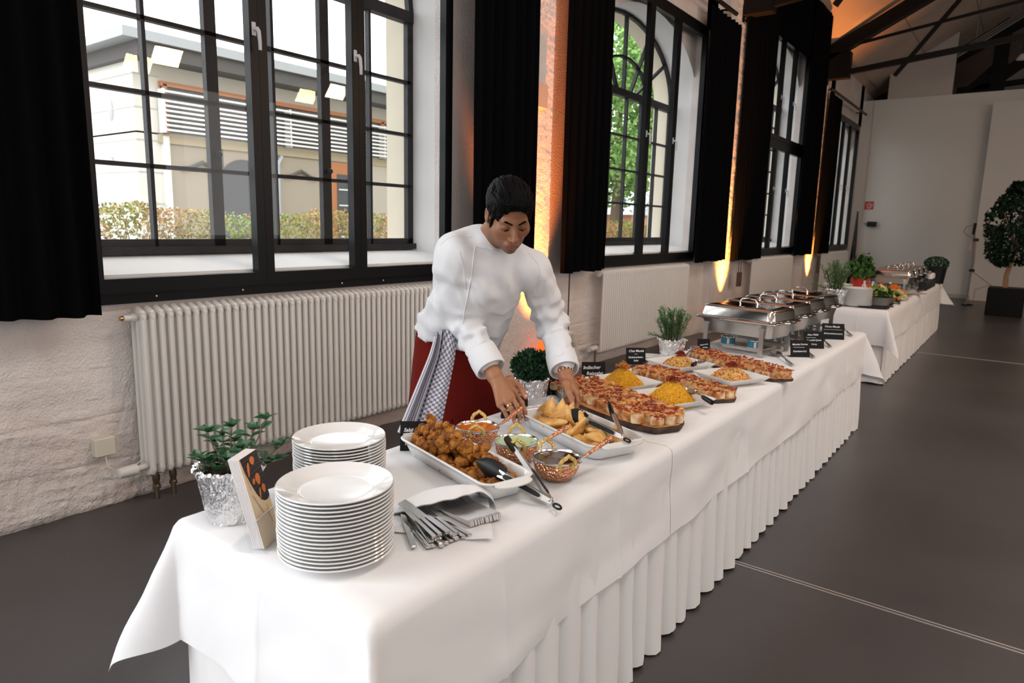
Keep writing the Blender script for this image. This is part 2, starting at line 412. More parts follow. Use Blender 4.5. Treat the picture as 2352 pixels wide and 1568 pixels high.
    HA = arch_profile(.62, 3.1 + cr, 3.12 + cr, 3.5 + cr, 10)[3:-3]
    for k in range(len(HA) - 1): bar('arch_bar', HA[k], HA[k + 1], .026)
    for y, z in ((-.335, 1.88), (.515, 1.84)):
        k = MB(); k.lathe([(0, .05), (.016, .048), (.022, .036), (.016, .026), (.008, .02), (.008, 0)], 14); o = k.build('knob', OLD_M, ow, loc=(-.43, y, z - ZB)); o.rotation_euler = (0, PI / 2, 0)
    mb = MB(); mb.add([(-.46, -1.34, 1.34 - ZB), (-.46, 1.34, 1.34 - ZB), (-.46, 1.34, 3.2 + cr - ZB), (-.46, -1.34, 3.2 + cr - ZB)], [(0, 1, 2, 3)]); mb.build('pane', GLASS_O, ow, smooth=False)
# ---- roof ------------------------------------------------------------
CEIL = M('pale_roof_boards', (.56, .44, .36), .9, var=(1.2, (.62, .50, .42)), spec=.2)
rf = MB(); zr = lambda x: 5.02 + .6 * x
def quad(pts): rf.add(pts, [tuple(range(len(pts)))])
RX = 5.6
for y0, y1 in ((-7.2, 10.2), (15.2, 27)):
    quad([(-.14, y0, zr(-.14)), (RX, y0, zr(RX)), (RX, y1, zr(RX)), (-.14, y1, zr(-.14))])
quad([(-.14, 10.2, zr(-.14)), (RX, 10.2, zr(RX)), (RX, 15.2, zr(RX)), (-.14, 15.2, zr(-.14)), (4.17, 12.7, zr(4.17))])
quad([(-.14, 10.2, zr(-.14)), (4.17, 12.7, zr(4.17)), (-.14, 12.7, zr(4.17))]); quad([(-.14, 15.2, zr(-.14)), (-.14, 12.7, zr(4.17)), (4.17, 12.7, zr(4.17))])
quad([(RX, -7.2, zr(RX)), (11, -7.2, 5.02), (11, 27, 5.02), (RX, 27, zr(RX))])
ceiling = struct(rf.build('ceiling', CEIL, smooth=False))
pm = MB(); k = math.hypot(1, .6); pm.box((.006, .006, -.02), (1.194, 1.194, 0)); pme = pm.mesh('ceiling_panel', CEIL, False)
for i in range(4):
    for j in range(5):
        put('ceiling_panel', pme, ceiling, (.15 + i * 1.2 / k, 15.3 + j * 1.2, zr(.15 + i * 1.2 / k) - .004), (0, -math.atan(.6), 0))
for i in range(4):
    for j in range(3):
        put('ceiling_panel', pme, ceiling, (.15 + i * 1.2 / k, 6.6 + j * 1.2, zr(.15 + i * 1.2 / k) - .004), (0, -math.atan(.6), 0))
TIMBER = M('black_timber', (.006, .005, .0045), .6, bump=(20, .2, 4), spec=.2)
def beam(name, a, b_, w_, h, parent=None):
    a = Vector(a); b_ = Vector(b_); d = b_ - a; mb = MB(); L_ = d.length; mb.box((0, -w_ / 2, -h / 2), (L_, w_ / 2, h / 2))
    o = mb.build(name, TIMBER, parent, smooth=False); x = d.normalized(); y = Vector((0, 0, 1)).cross(x)
    y = Vector((0, 1, 0)) if y.length < 1e-4 else y.normalized(); z = x.cross(y)
    mm = Matrix((x, y, z)).transposed().to_4x4(); mm.translation = a - (parent.location if parent else Vector()); o.matrix_local = mm
    return o
def truss(y, label):
    t = thing('roof_truss', label, 'truss', (0, y, 4.5), group=None); struct(t)
    beam('rafter', (.0, y, 4.86), (5.6, y, 4.86 + .52 * 5.6), .20, .24, t)
    beam('rafter', (11, y, 4.86), (5.6, y, 4.86 + .52 * 5.4), .20, .24, t)
    beam('tie_beam', (.0, y, 4.5), (5.6, y, 5.10), .09, .10, t); beam('tie_beam', (11, y, 4.5), (5.6, y, 5.10), .09, .10, t)
    beam('upper_strut', (.60, y, 5.06), (5.0, y, 5.70), .045, .05, t)
    beam('diagonal', (1.30, y, 4.40), (2.85, y, 6.45), .06, .07, t)
    beam('king_post', (5.6, y, 5.0), (5.6, y, 7.8), .12, .12, t)
    mb = MB(); mb.box((.0, -.1, -.06), (.52, .1, .42)); mb.build('wall_shoe', TIMBER, t, smooth=False)
    beam('wall_shoe', (.06, y, 4.35), (.06, y, 5.15), .2, .13, t)
truss(15.05, 'black timber roof truss with raised tie beam in front of the far wall')
truss(10.1, 'black timber roof truss over the window bay with the rosemary pot')
# ---- far end ----------------------------------------------------------
WALLW = M('white_wall_paint', (.72, .71, .68), .8, bump=(90, .04, 3))
wb = MB(); wb.box((-.1, 19.4, 0), (9.0, 19.52, 4.70)); wall_back = struct(wb.build('wall_back', WALLW, smooth=False))
struct(box_obj('baseboard_back', (-.05, 19.385, 0), (2.75, 19.4, .09), M('baseboard_paint', (.5, .49, .47), .6)))
struct(box_obj('wall_back_panel', (2.70, 19.02, 0), (8.6, 19.10, 4.40), WALLW))
struct(box_obj('wall_back_upper', (.50, 19.5, 4.70), (1.84, 19.6, 6.6), M('upper_panel_paint', (.58, .54, .50), .85)))
struct(box_obj('wall_end', (-.2, 26.9, 0), (11, 27, 9), PLASTER_S)); struct(box_obj('wall_left_far', (-.3, 19.6, 0), (-.05, 27, 5.2), PLASTER_S))
struct(box_obj('wall_right', (10.85, -7.2, 0), (11, 27, 5.1), PLASTER_S)); struct(box_obj('wall_front', (-.1, -7.3, 0), (11, -7.2, 9), PLASTER_S))
te = thing('roof_frame', 'black timber framing seen above the far white partition', 'timber frame', (0, 21, 4.7)); struct(te)
beam('post', (2.62, 21, 0), (2.62, 21, 6.6), .30, .30, te); beam('brace', (1.95, 21, 4.75), (3.6, 21, 6.0), .12, .26, te); beam('brace', (1.9, 21, 4.9), (2.6, 21, 5.6), .1, .16, te)
beam('collar', (1.8, 21, 5.05), (6.5, 21, 5.35), .12, .12, te); beam('rafter', (.0, 21, 4.95), (5.6, 21, 8.0), .2, .3, te)
tl = thing('strip_light', 'long grey strip light hung under the roof above the far partition', 'lamp', (0, 0, 0))
GREY = M('grey_metal', (.22, .22, .22), .4, .5)
for dz in (0, .055, .11):
    t_ = MB(); t_.tube([(1.98, 18.2, 5.28 + dz), (3.65, 16.8, 5.93 + dz)], .022, 8); t_.build('tube', GREY, tl)
t_ = MB(); t_.tube([(3.0, 17.35, 5.75), (3.0, 17.35, 6.8)], .01, 6); t_.build('hanger', GREY, tl)
t_ = MB(); t_.tube([(2.3, 17.93, 5.45), (2.3, 17.93, 6.4)], .01, 6); t_.build('hanger', GREY, tl)
pl_ = thing('pendant_lamp', 'small round white pendant lamp at the upper right edge', 'lamp', (3.10, 19.0, 5.25))
t_ = MB(); t_.lathe([(.02, .12), (.05, .1), (.09, .04), (.11, 0), (.1, 0), (.05, .08)], 20); t_.build('lamp_shade', PLASTER_S, pl_)
t_ = MB(); t_.tube([(0, 0, .1), (0, 0, 1.6)], .006, 6); t_.build('cord', BLACK_P, pl_)
# ---- outside ------------------------------------------------------------
gr = MB(); gr.add([(-60, -40, -.05), (-.68, -40, -.05), (-.68, 70, -.05), (-60, 70, -.05)], [(0, 1, 2, 3)])
tag(gr.build('ground_outside', M('paving', (.42, .41, .39), .9, bump=(8, .3, 4)), smooth=False), kind='structure')
FAC = M('cream_render', (.66, .645, .585), .9, bump=(20, .1, 4)); TAN = M('tan_cladding', (.36, .31, .24), .5, spec=.4); ORW = M('orange_brown_frame', (.42, .17, .07), .5)
DGL = M('dark_glazing', (.10, .105, .11), .08, spec=.7); LOUV = M('white_louvre', (.74, .73, .70), .5); ROOF = M('zinc_gutter', (.36, .38, .39), .5, .4); DK = M('dark_soffit', (.09, .085, .08), .8)
bl = thing('building_across', 'low cream building with white louvres seen through the large near window', 'building', (-9, 5.93, 0))
def bp(nm, lo, hi, mat, par=bl):
    return box_obj(nm, (lo[0] + 9, lo[1] - 5.93, lo[2]), (hi[0] + 9, hi[1] - 5.93, hi[2]), mat, par)
bp('upper_wall', (-16, 5.93, 2.92), (-9, 18.5, 4.15), FAC); bp('corner_pier', (-16, 5.93, 0), (-9, 6.36, 2.95), FAC)
bp('fascia', (-15.5, 5.8, 4.12), (-8.5, 18.8, 4.36), DK); bp('gutter', (-15.6, 5.55, 4.36), (-8.42, 19.0, 4.52), ROOF)
bp('lintel', (-9.05, 6.3, 2.78), (-8.93, 18.5, 2.93), M('tan_lintel', (.44, .37, .25), .7))
for z in (.6, 1.15, 1.7, 2.25, 2.8, 3.35, 3.9):
    bp('wall_joint', (-14, 5.918, z), (-8.988, 6.37, z + .018), M('joint_grey', (.5, .49, .46), .9))
bp('band_window', (-9.0, 6.40, 2.98), (-8.97, 18.5, 3.78), DGL)
bp('band_frame', (-9.0, 6.36, 3.76), (-8.9, 18.5, 3.84), ORW)
for y in np.arange(6.4, 18.4, 1.72): bp('band_frame', (-9.0, y, 2.95), (-8.9, y + .07, 3.8), ORW)
lv = MB(); lv.box((.2, .38, 0), (.23, 12.5, .035)); lme = lv.mesh('louvre', LOUV, False)
for i in range(9): put('louvre', lme, bl, (.02, 0, 2.98 + i * .082))
for y in np.arange(6.33, 18.4, 2.6): bp('louvre_bracket', (-8.98, y, 2.95), (-8.77, y + .03, 3.7), LOUV)
bp('cladding', (-9.0, 6.46, 0), (-8.97, 9.95, 2.8), TAN); bp('white_post', (-9.0, 6.36, 0), (-8.9, 6.46, 2.9), LOUV)
for y in np.arange(7.5, 9.9, 1.2): bp('cladding_joint', (-8.97, y, 0), (-8.96, y + .02, 2.8), DK)
# reflection of an arch, put on the cladding as a dark shape
ap = arch_profile(.62, 0, 1.9, 2.62, 16); mb = MB(); mb.add(np.stack([np.full(len(ap), .06), ap[:, 0] + 2.0, ap[:, 1]], 1), [tuple(range(len(ap)))]); mb.build('arch_reflection', DGL, bl, smooth=False)
for yy in (1.15, 3.35):
    mb = MB(); mb.tube([(.06, yy - .42, 2.36), (.07, yy - .25, 2.38), (.08, yy, 2.50), (.07, yy + .25, 2.38), (.06, yy + .42, 2.36)], .035, 8); mb.build('moulding_reflection', DK, bl)  # eyebrow arches of the same reflection, modelled as dark tubes
mb = MB(); mb.tube([(.1, 2.85, 2.75), (.16, 2.72, 2.6), (.16, 2.72, 0)], .045, 8); mb.build('downpipe', ROOF, bl)
d_o = bp('door', (-8.99, 9.95, 0), (-8.9, 10.9, 2.75), ORW); bp('door_glass', (-8.92, 10.2, .3), (-8.885, 10.8, 2.5), DGL, bl)
for k_ in range(6): bp('door_panel', (-8.93, 10.24, .4 + k_ * .35), (-8.87, 10.55, .43 + k_ * .35), LOUV)
bp('white_post', (-9.0, 10.9, 0), (-8.9, 11.02, 2.9), LOUV); bp('side_wall', (-9.02, 11.0, 0), (-8.95, 18.5, 2.8), M('beige_wall', (.46, .41, .34), .85))
for k_, x in enumerate((-9.9, -10.9)):
    mb = MB(); mb.lathe([(0, .012), (.9, .010), (1, 0)], 20); o = mb.build('wall_vent', M('vent_grey', (.42, .42, .40), .6), bl, loc=(x + 9, -.005, 3.35)); o.scale = (.10, .19, 1); o.rotation_euler = (PI / 2, 0, 0)
mb = MB(); mb.lathe([(0, .12), (.08, .1), (.13, .0), (0, 0)], 18); mb.build('wall_lamp', LOUV, bl, loc=(-1.0, -.1, 2.45))
bp('side_window', (-12.6, 5.90, 0), (-11.2, 5.94, 2.7), ORW); bp('side_window_glass', (-12.5, 5.89, .2), (-11.4, 5.905, 2.55), DGL)
# hedge: leaves and twigs that nobody could count
LEAF_H = M('hedge_leaf', (.17, .29, .06), .7, var=(1.3, (.40, .25, .10), 3, .34, .58))
hg = MB(); nl = 26000; r = np.random.default_rng(5)
cy = r.uniform(0, 19, nl); cx = r.normal(-4.6, .26, nl); topz = 1.57 + .05 * np.sin(cy * 2.1) + .03 * np.sin(cy * 7); cz = topz - np.abs(r.normal(0, .30, nl)); cz = np.where(cz < .05, r.uniform(.05, 1.5, nl), cz)
C3 = np.stack([cx, cy, cz], 1); A_ = r.normal(size=(nl, 3)); A_ /= np.linalg.norm(A_, axis=1)[:, None]; B_ = np.cross(A_, r.normal(size=(nl, 3))); B_ /= np.linalg.norm(B_, axis=1)[:, None]
sz = r.uniform(.018, .036, nl)[:, None]; V = np.stack([C3 - A_ * sz, C3 + B_ * sz * .55, C3 + A_ * sz, C3 - B_ * sz * .55], 1).reshape(-1, 3)
hg.add(V, [(4 * i, 4 * i + 1, 4 * i + 2, 4 * i + 3) for i in range(nl)])
hedge = tag(hg.build('hedge', LEAF_H, smooth=False), 'low brown green hedge in front of the cream building outside', 'hedge', kind='stuff')
tw = MB()
for i in range(900):
    y = r.uniform(0, 19); x = r.normal(-4.6, .18); z0 = r.uniform(.4, 1.2); q = r.normal(size=3) * [.10, .14, .05]
    tw.tube([(x, y, z0), (x + q[0] * .5, y + q[1] * .4, z0 + .15), (x + q[0], y + q[1], z0 + .34)], [.007, .005, .003], 4, cap=False)
tw.build('twigs', M('hedge_twig', (.22, .13, .06), .8), hedge)['kind'] = 'stuff'
def tree(name, label, x, y, h, rad, seed, col, n=9000):
    t = thing(name, label, 'tree', (x, y, -.05)); q = np.random.default_rng(seed)
    tm = MB(); tm.tube([(0, 0, 0), (.05, .05, h * .4), (0, .1, h * .75)], [.16, .11, .05], 8); tm.build('trunk', M('bark', (.18, .13, .09), .9), t)
    cl = q.normal(size=(26, 3)) * [rad * .5, rad * .5, h * .22] + [0, 0, h * .58]; w_ = q.integers(0, 26, n)
    P = cl[w_] + q.normal(size=(n, 3)) * rad * .2; A = q.normal(size=(n, 3)); A /= np.linalg.norm(A, axis=1)[:, None]; Bq = np.cross(A, q.normal(size=(n, 3))); Bq /= np.linalg.norm(Bq, axis=1)[:, None]
    s = q.uniform(.05, .10, n)[:, None]; V = np.stack([P - A * s, P + Bq * s * .6, P + A * s, P - Bq * s * .6], 1).reshape(-1, 3)
    lm = MB(); lm.add(V, [(4 * i, 4 * i + 1, 4 * i + 2, 4 * i + 3) for i in range(n)]); o = lm.build('foliage', M(name + '_leaf' + str(seed), col, .7, var=(.8, tuple(c * 1.6 for c in col))), t, smooth=False); o['kind'] = 'stuff'
tree('birch_tree', 'pale green leafy tree outside the second window', -5.9, 17.6, 7.6, 2.0, 11, (.17, .30, .08), 15000); tree('birch_tree', 'taller thin green tree behind the first tree outside', -5.4, 22.5, 9.5, 2.2, 12, (.16, .28, .09), 12000)
sh = thing('garden_shed', 'orange brown wooden shed outside beyond the second window', 'shed', (-10.5, 26, 0))
box_obj('walls', (-1.5, -1.2, 0), (1.5, 2, 2.0), ORW, sh)
mb = MB(); mb.add([(-1.8, -1.4, 1.95), (1.8, -1.4, 1.95), (1.8, 2.2, 1.95), (-1.8, 2.2, 1.95), (-1.8, .4, 2.7), (1.8, .4, 2.7)], [(0, 1, 5, 4), (2, 3, 4, 5), (0, 4, 3), (1, 2, 5), (0, 3, 2, 1)]); mb.build('roof', ROOF, sh, smooth=False)
# ================================================================== RADIATORS
RADM = M('radiator_enamel', (.80, .78, .75), .35, spec=.5)
def radiator(y0, y1, label, n, detail=True):
    t = thing('radiator', label, 'radiator', (0, y0, .15)); p = (y1 - y0) / n; H = .885
    mb = MB()
    for k, x in enumerate((.155, .105, .055)):
        r = .0158
        if k == 0 or detail:
            mb.tube([(x, 0, .035), (x, 0, H - .05), (x, 0, H - .02)], r, 8)
    # rounded head and foot joining the three tubes
    for z, s in ((H - .045, 1), (.04, -1)):
        a = np.linspace(0, 2 * PI, 9)[:-1]; rs = []
        for x, rr, dz in ((.171, .010, 0), (.160, .0165, .014 * s), (.105, .0205, .028 * s), (.050, .0165, .014 * s), (.040, .010, 0)):
            rs.append(np.stack([np.full(8, x), rr * .95 * np.cos(a), z + dz + 1.25 * rr * np.sin(a)], 1))
        mb.rings(rs, True, True)
    me = mb.mesh('radiator_column', RADM)
    for i in range(n): put('radiator_column', me, t, (0, p * (i + .5), 0))
    h = MB()
    for z in (.045, H - .05): h.tube([(.105, -.012, z), (.105, y1 - y0 + .012, z)], .021, 8)
    h.build('header_pipe', RADM, t)
    return t
r1 = radiator(1.60, 3.92, 'long white column radiator under the large near window, behind the cook', 50)
mb = MB(); mb.tube([(.105, -.05, .835), (.105, -.01, .835)], .017, 10); mb.build('plug', RADM, r1)
mb = MB(); mb.tube([(.105, -.066, .835), (.105, -.05, .835)], .012, 10); mb.build('vent_key', M('brass', (.55, .36, .14), .3, 1.), r1)
mb = MB(); mb.tube([(.13, -.14, .05), (.13, -.135, .05), (.13, -.05, .05), (.13, -.045, .05)], [.02, .027, .03, .02], 14); mb.tube([(.13, -.05, .05), (.12, .01, .05)], .017, 10); mb.build('thermostat_valve', M('thermostat_plastic', (.78, .77, .74), .4), r1)
for y in (.055, .145):
    mb = MB(); mb.tube([(.11, y, .03), (.11, y, -.04), (.11, y, -.15)], [.014, .014, .012], 10); mb.lathe([(.0, -.02), (.02, -.02), (.02, -.045), (.016, -.05), (.016, -.07), (.021, -.075), (.021, -.09), (0, -.09)], 8, (.11, y, 0)); mb.build('pipe', M('dull_brass', (.30, .24, .17), .35, 1.), r1)
r2 = radiator(6.33, 8.62, 'white column radiator under the second window, behind the rosemary pot', 50, False)
mb = MB(); mb.tube([(.12, -.16, .06), (.12, -.02, .06)], .028, 12); mb.build('thermostat_valve', MATS['thermostat_plastic'], r2)
mb = MB(); mb.tube([(.12, -.03, .05), (.12, -.03, -.15)], .013, 8); mb.build('pipe', MATS['dull_brass'], r2)
radiator(11.2, 13.6, 'pale column radiator under the tall third window behind the chafing dishes', 50, False)
radiator(15.85, 18.6, 'pale column radiator under the farthest window by the corner', 50, False)
# junction box with cable
jb = thing('junction_box', 'cream junction box on the rough white wall left of the near radiator', 'junction box', (.03, 1.44, .33))
IVORY = M('ivory_plastic', (.72, .69, .58), .4)
mb = MB(); mb.bbox((-.02, -.05, -.045), (.035, .05, .05), .008); mb.build('box', IVORY, jb, smooth=False)
mb = MB(); mb.tube([(.02, .0, -.045), (.03, .0, -.10), (.04, .03, -.13), (.06, .08, -.12), (.09, .11, -.11), (.10, .14, -.09), (.10, .13, -.115)], .004, 6); mb.build('cable', IVORY, jb)
wp = thing('wall_plate', 'small beige plate high on the orange lit pier behind the cook', 'wall plate', (.13, 5.09, 2.6))
mb = MB(); mb.bbox((-.02, -.10, -.10), (.035, .10, .10), .006); mb.build('cover', M('beige_plate', (.55, .45, .36), .5), wp, smooth=False)
so = thing('wall_socket', 'small cream socket low on the wall left of the second radiator', 'socket', (.02, 6.02, .34))
mb = MB(); mb.bbox((-.02, -.035, -.05), (.03, .035, .05), .005); mb.build('cover', IVORY, so, smooth=False)
# ================================================================== CURTAINS
def curtain(y0, y1, z0, z1, label, x=.19, amp=.035, gap=None, seed=0, flare=0.):
    L_ = y1 - y0; nf = max(3, int(L_ / .13)); n = nf * 10; nz = 14
    u = np.linspace(0, 1, n); z = np.linspace(z0, z1, nz); U, Z = np.meshgrid(u, z, indexing='ij')
    q = np.stack([U * 9, Z * .35, np.zeros_like(U)], -1).reshape(-1, 3); ph = .6 * snoise(q, 1.3, seed).reshape(U.shape)
    g = 1 - (Z - z0) / (z1 - z0)
    X = x + amp * np.sin(U * nf * 2 * PI + ph * 2) * (.75 + .3 * g) + .012 * snoise(q, 3., seed + 1).reshape(U.shape)
    Y = y0 + U * L_ + flare * g * (U - .5) * 2; Zz = Z + .008 * np.sin(U * 11 + seed) * g
    mb = MB(); mb.grid(np.stack([X, Y, Zz], -1)); mb.grid(np.stack([X - .006, Y, Zz], -1)[::-1])
    o = mb.build('curtain', VELVET, loc=None); return tag(o, label, 'curtain')
curtain(.10, 1.41, 1.03, 4.28, 'black velvet curtain at the left edge of the picture over the near window', seed=1)
curtain(4.06, 4.87, 1.03, 4.28, 'black velvet curtain behind the cook, between the near window and the orange pier', x=.27, seed=2)
curtain(5.42, 6.26, 1.05, 4.28, 'black velvet curtain right of the orange pier at the second window', x=.20, seed=3)
curtain(8.72, 9.86, 1.05, 4.24, 'black velvet curtain at the right side of the second window', seed=4)
curtain(10.12, 11.5, 1.03, 6.2, 'long black curtain at the left side of the tall third window', seed=5)
curtain(13.55, 14.75, 1.03, 5.55, 'black curtain at the right side of the tall third window', seed=6)
curtain(15.1, 16.25, 1.03, 4.22, 'black curtain at the left side of the farthest window', seed=7)
pe = curtain(11.4, 13.7, 4.58, 6.6, 'black drape hung above the tall third window', x=.14, seed=8); 
BLK = BLACK_M
def rail(y0, y1, z, label, x=.2, br=()):
    t = thing('curtain_rail', label, 'curtain rail', (x, y0, z)); mb = MB(); mb.tube([(0, 0, 0), (0, y1 - y0, 0)], .028, 10); mb.build('tube', BLK, t)
    for y in br:
        m2 = MB(); m2.tube([(0, y - y0, 0), (-.1, y - y0, .03), (-x, y - y0, .03)], .014, 6); m2.build('bracket', BLK, t)
rail(-.2, 9.55, 4.33, 'black curtain rail along the two near windows', br=(.5, 5.1, 9.4))
rail(15.1, 18.75, 4.28, 'black curtain rail at the farthest window with a bracket end', br=(15.3, 18.6))
cw = thing('blind_weight', 'thin black blind cord with a weight hanging left of the second radiator', 'cord', (.16, 5.66, .3))
mb = MB(); mb.tube([(0, 0, .30), (0, 0, .95)], .006, 6); mb.build('cord', BLK, cw); mb = MB(); mb.tube([(0, 0, .02), (0, 0, .04), (0, 0, .28), (0, 0, .30)], [.008, .013, .013, .006], 8); mb.build('weight', BLK, cw)
for y, lb in ((10.62, 'brown pull weight on cords below the curtain left of the third radiator'), (15.62, 'brown pull weight on cords below the curtain left of the farthest radiator')):
    t = thing('blind_pull', lb, 'cord', (.16, y, .62)); mb = MB()
    for d in (-.05, .05): mb.tube([(0, d, .2), (0, d, .5)], .005, 5)
    mb.build('cord', BLK, t); mb = MB(); mb.bbox((-.02, -.07, 0), (.02, .07, .22), .008); mb.build('weight', M('brown_weight', (.10, .06, .045), .5), t, smooth=False)
# ================================================================== UPLIGHTS
CONE = M('orange_lens', (.9, .13, .02), .4, emit=((1, .10, .01), 1.6)); 
for (x, y), lb in zip(UPL, ('floor uplight with an orange cone at the pier behind the cook', 'floor uplight at the pier between the second and third windows', 'floor uplight at the pier before the farthest window')):
    t = thing('floor_uplight', lb, 'lamp', (x, y, 0)); mb = MB(); mb.bbox((-.11, -.11, 0), (.11, .11, .24), .02); mb.build('housing', BLACK_P, t, smooth=False)
    mb = MB(); mb.lathe([(.075, 0), (.085, .02), (.08, .03), (0, .03)], 20, (0, 0, .24)); mb.build('bezel', BLACK_P, t)
    if y < 6:
        mb = MB(); mb.lathe([(.05, .0), (.052, .02), (.012, .24), (.004, .27), (0, .27)], 20, (-.20, .03, .27)); mb.build('orange_cone', CONE, t)
        mb = MB(); mb.bbox((-.26, -.03, 0), (-.14, .09, .27), .01); mb.build('cone_stand', BLACK_P, t, smooth=False)
# ================================================================== FAR WALL THINGS
RED = M('sign_red', (.55, .035, .02), .5)
sg = thing('hose_sign', 'red square fire hose sign with white coil symbol on the far wall', 'sign', (.37, 19.4, 2.16))
box_obj('plate', (-.10, -.012, -.10), (.10, 0, .10), RED, sg)
mb = MB(); a = np.linspace(0, 4.2 * PI, 60); mb.tube([((.018 + .0042 * t) * math.cos(t), -.014, (.018 + .0042 * t) * math.sin(t) + .005) for t in a], .006, 5); mb.tube([(.06, -.014, -.02), (.04, -.014, -.07), (-.05, -.014, -.075)], .006, 5); mb.build('hose_symbol', LOUV, sg)
bx = thing('wall_speaker', 'small black box fixed to the far wall below the red sign', 'speaker', (.485, 19.4, 1.70)); mb = MB(); mb.bbox((-.105, -.12, -.06), (.105, 0, .06), .012); mb.build('case', BLACK_P, bx, smooth=False)
mb = MB(); mb.tube([(-.10, -.03, 0), (-.185, -.02, .01), (-.185, -.02, .03)], .006, 6); mb.build('cable', BLACK_P, bx)
cp = thing('cable_duct', 'thin white cable duct running up the far wall beside the corner', 'cable duct', (.25, 19.4, 1.72)); mb = MB(); mb.box((-.012, -.02, 0), (.012, 0, 2.96)); mb.build('duct', M('duct_white', (.66, .62, .57), .6), cp, smooth=False)
tr = thing('tripod_stand', 'folded black tripod stand leaning in the far left corner', 'stand', (.22, 18.75, 0)); 
for dx, dy in ((0, 0), (.07, .05), (-.06, .06)):
    mb = MB(); mb.tube([(dx, dy, 0), (dx * .4, .1 + dy * .4, 1.15), (0, .14, 2.0)], [.02, .03, .016], 8); mb.build('leg', BLACK_P, tr)
st = thing('cable_stand', 'slim stand with hanging cables beside the potted tree', 'stand', (2.80, 17.5, 0))
PINK = M('pinkish_cable', (.45, .30, .27), .5)
mb = MB(); mb.tube([(-.02, 0, .02), (-.01, 0, .9), (-.05, 0, 1.72)], .017, 8); mb.build('pole', M('pole_grey', (.30, .28, .27), .4), st)
mb = MB(); mb.tube([(-.06, 0, 1.50), (-.05, 0, 1.74)], .03, 8); mb.build('microphone_clip', BLACK_P, st)
for z in (.72, 1.36):
    mb = MB(); mb.bbox((-.05, -.04, z), (.05, .05, z + .06), .01); mb.build('clamp', BLACK_P, st, smooth=False)
mb = MB(); mb.bbox((-.10, .02, 1.18), (-.02, .06, 1.5), .006); mb.build('plate', M('plate_pale', (.62, .55, .50), .6), st, smooth=False)
mb = MB(); mb.tube([(-.05, 0, 1.7), (-.2, 0, 1.66), (-.24, 0, 1.55), (-.15, 0, 1.47), (0, 0, 1.42), (.02, 0, .9), (-.03, 0, .3), (.05, 0, .06), (.3, 0, .05), (.42, 0, .25), (.33, 0, .45), (.1, 0, .35), (.1, 0, .1), (.5, 0, .02)], .010, 6); mb.build('cable', PINK, st)
mb = MB(); mb.tube([(.02, 0, .72), (.25, .0, .55), (.45, 0, .40)], .009, 6); mb.build('cable', PINK, st)
mb = MB(); mb.tube([(-.1, 0, .01), (.1, .1, .01), (-.02, 0, .03)], .015, 6); mb.tube([(-.02, 0, .02), (-.02, -.2, .01)], .015, 6); mb.build('foot', BLACK_P, st)
pt = thing('potted_tree', 'dark green potted tree in a black square planter at the right edge', 'potted tree', (3.47, 16.0, 0))
mb = MB(); mb.bbox((-.29, -.29, 0), (.29, .29, .52), .015); mb.build('planter', M('black_planter', (.003, .003, .003), .5, spec=.15), pt, smooth=False)
mb = MB(); mb.box((-.27, -.27, .5), (.27, .27, .525)); mb.build('soil', M('soil', (.03, .02, .013), 1.), pt, smooth=False)
BARK = M('pale_bark', (.36, .21, .10), .8)
mb = MB(); mb.tube([(-.03, 0, .5), (-.04, 0, .75), (.02, .02, 1.1), (.06, 0, 1.6), (.03, 0, 2.2)], [.045, .04, .032, .022, .01], 8)
for q in ((.0, .9, -.25, .2, 1.5), (.02, 1.1, .28, -.1, 1.7), (.04, 1.3, -.2, -.2, 1.9)): mb.tube([(q[0], 0, q[1]), (q[0] * .5 + q[2] * .5, q[3] * .5, (q[1] + q[4]) / 2), (q[2], q[3], q[4])], [.02, .014, .006], 6)
mb.build('trunk', BARK, pt)
q = np.random.default_rng(21); n = 6500; zc = q.uniform(.92, 2.48, n); prof = np.interp(zc, [.85, 1.1, 1.5, 1.9, 2.2, 2.5], [.20, .36, .46, .45, .30, .08])
cl = q.normal(size=(60, 3)); an = q.uniform(0, 2 * PI, n); rr = prof * np.sqrt(q.uniform(.15, 1.15, n)); P = np.stack([rr * np.cos(an) - .02, rr * np.sin(an), zc], 1)
P += .05 * np.stack([snoise(P, 9, 1), snoise(P, 9, 3), snoise(P, 9, 5)], 1)
keep = snoise(P, 7.5, 4) > -.22; P = P[keep]; n = len(P)
A = q.normal(size=(n, 3)) + [0, 0, -.6]; A /= np.linalg.norm(A, axis=1)[:, None]; Bq = np.cross(A, q.normal(size=(n, 3))); Bq /= np.linalg.norm(Bq, axis=1)[:, None]; s = q.uniform(.03, .05, n)[:, None]
V = np.stack([P - A * s, P + Bq * s * .5, P + A * s, P - Bq * s * .5], 1).reshape(-1, 3); lm = MB(); lm.add(V, [(4 * i, 4 * i + 1, 4 * i + 2, 4 * i + 3) for i in range(n)])
lm.build('foliage', M('dark_leaf', (.006, .026, .011), .5, spec=.2), pt, smooth=False)['kind'] = 'stuff'
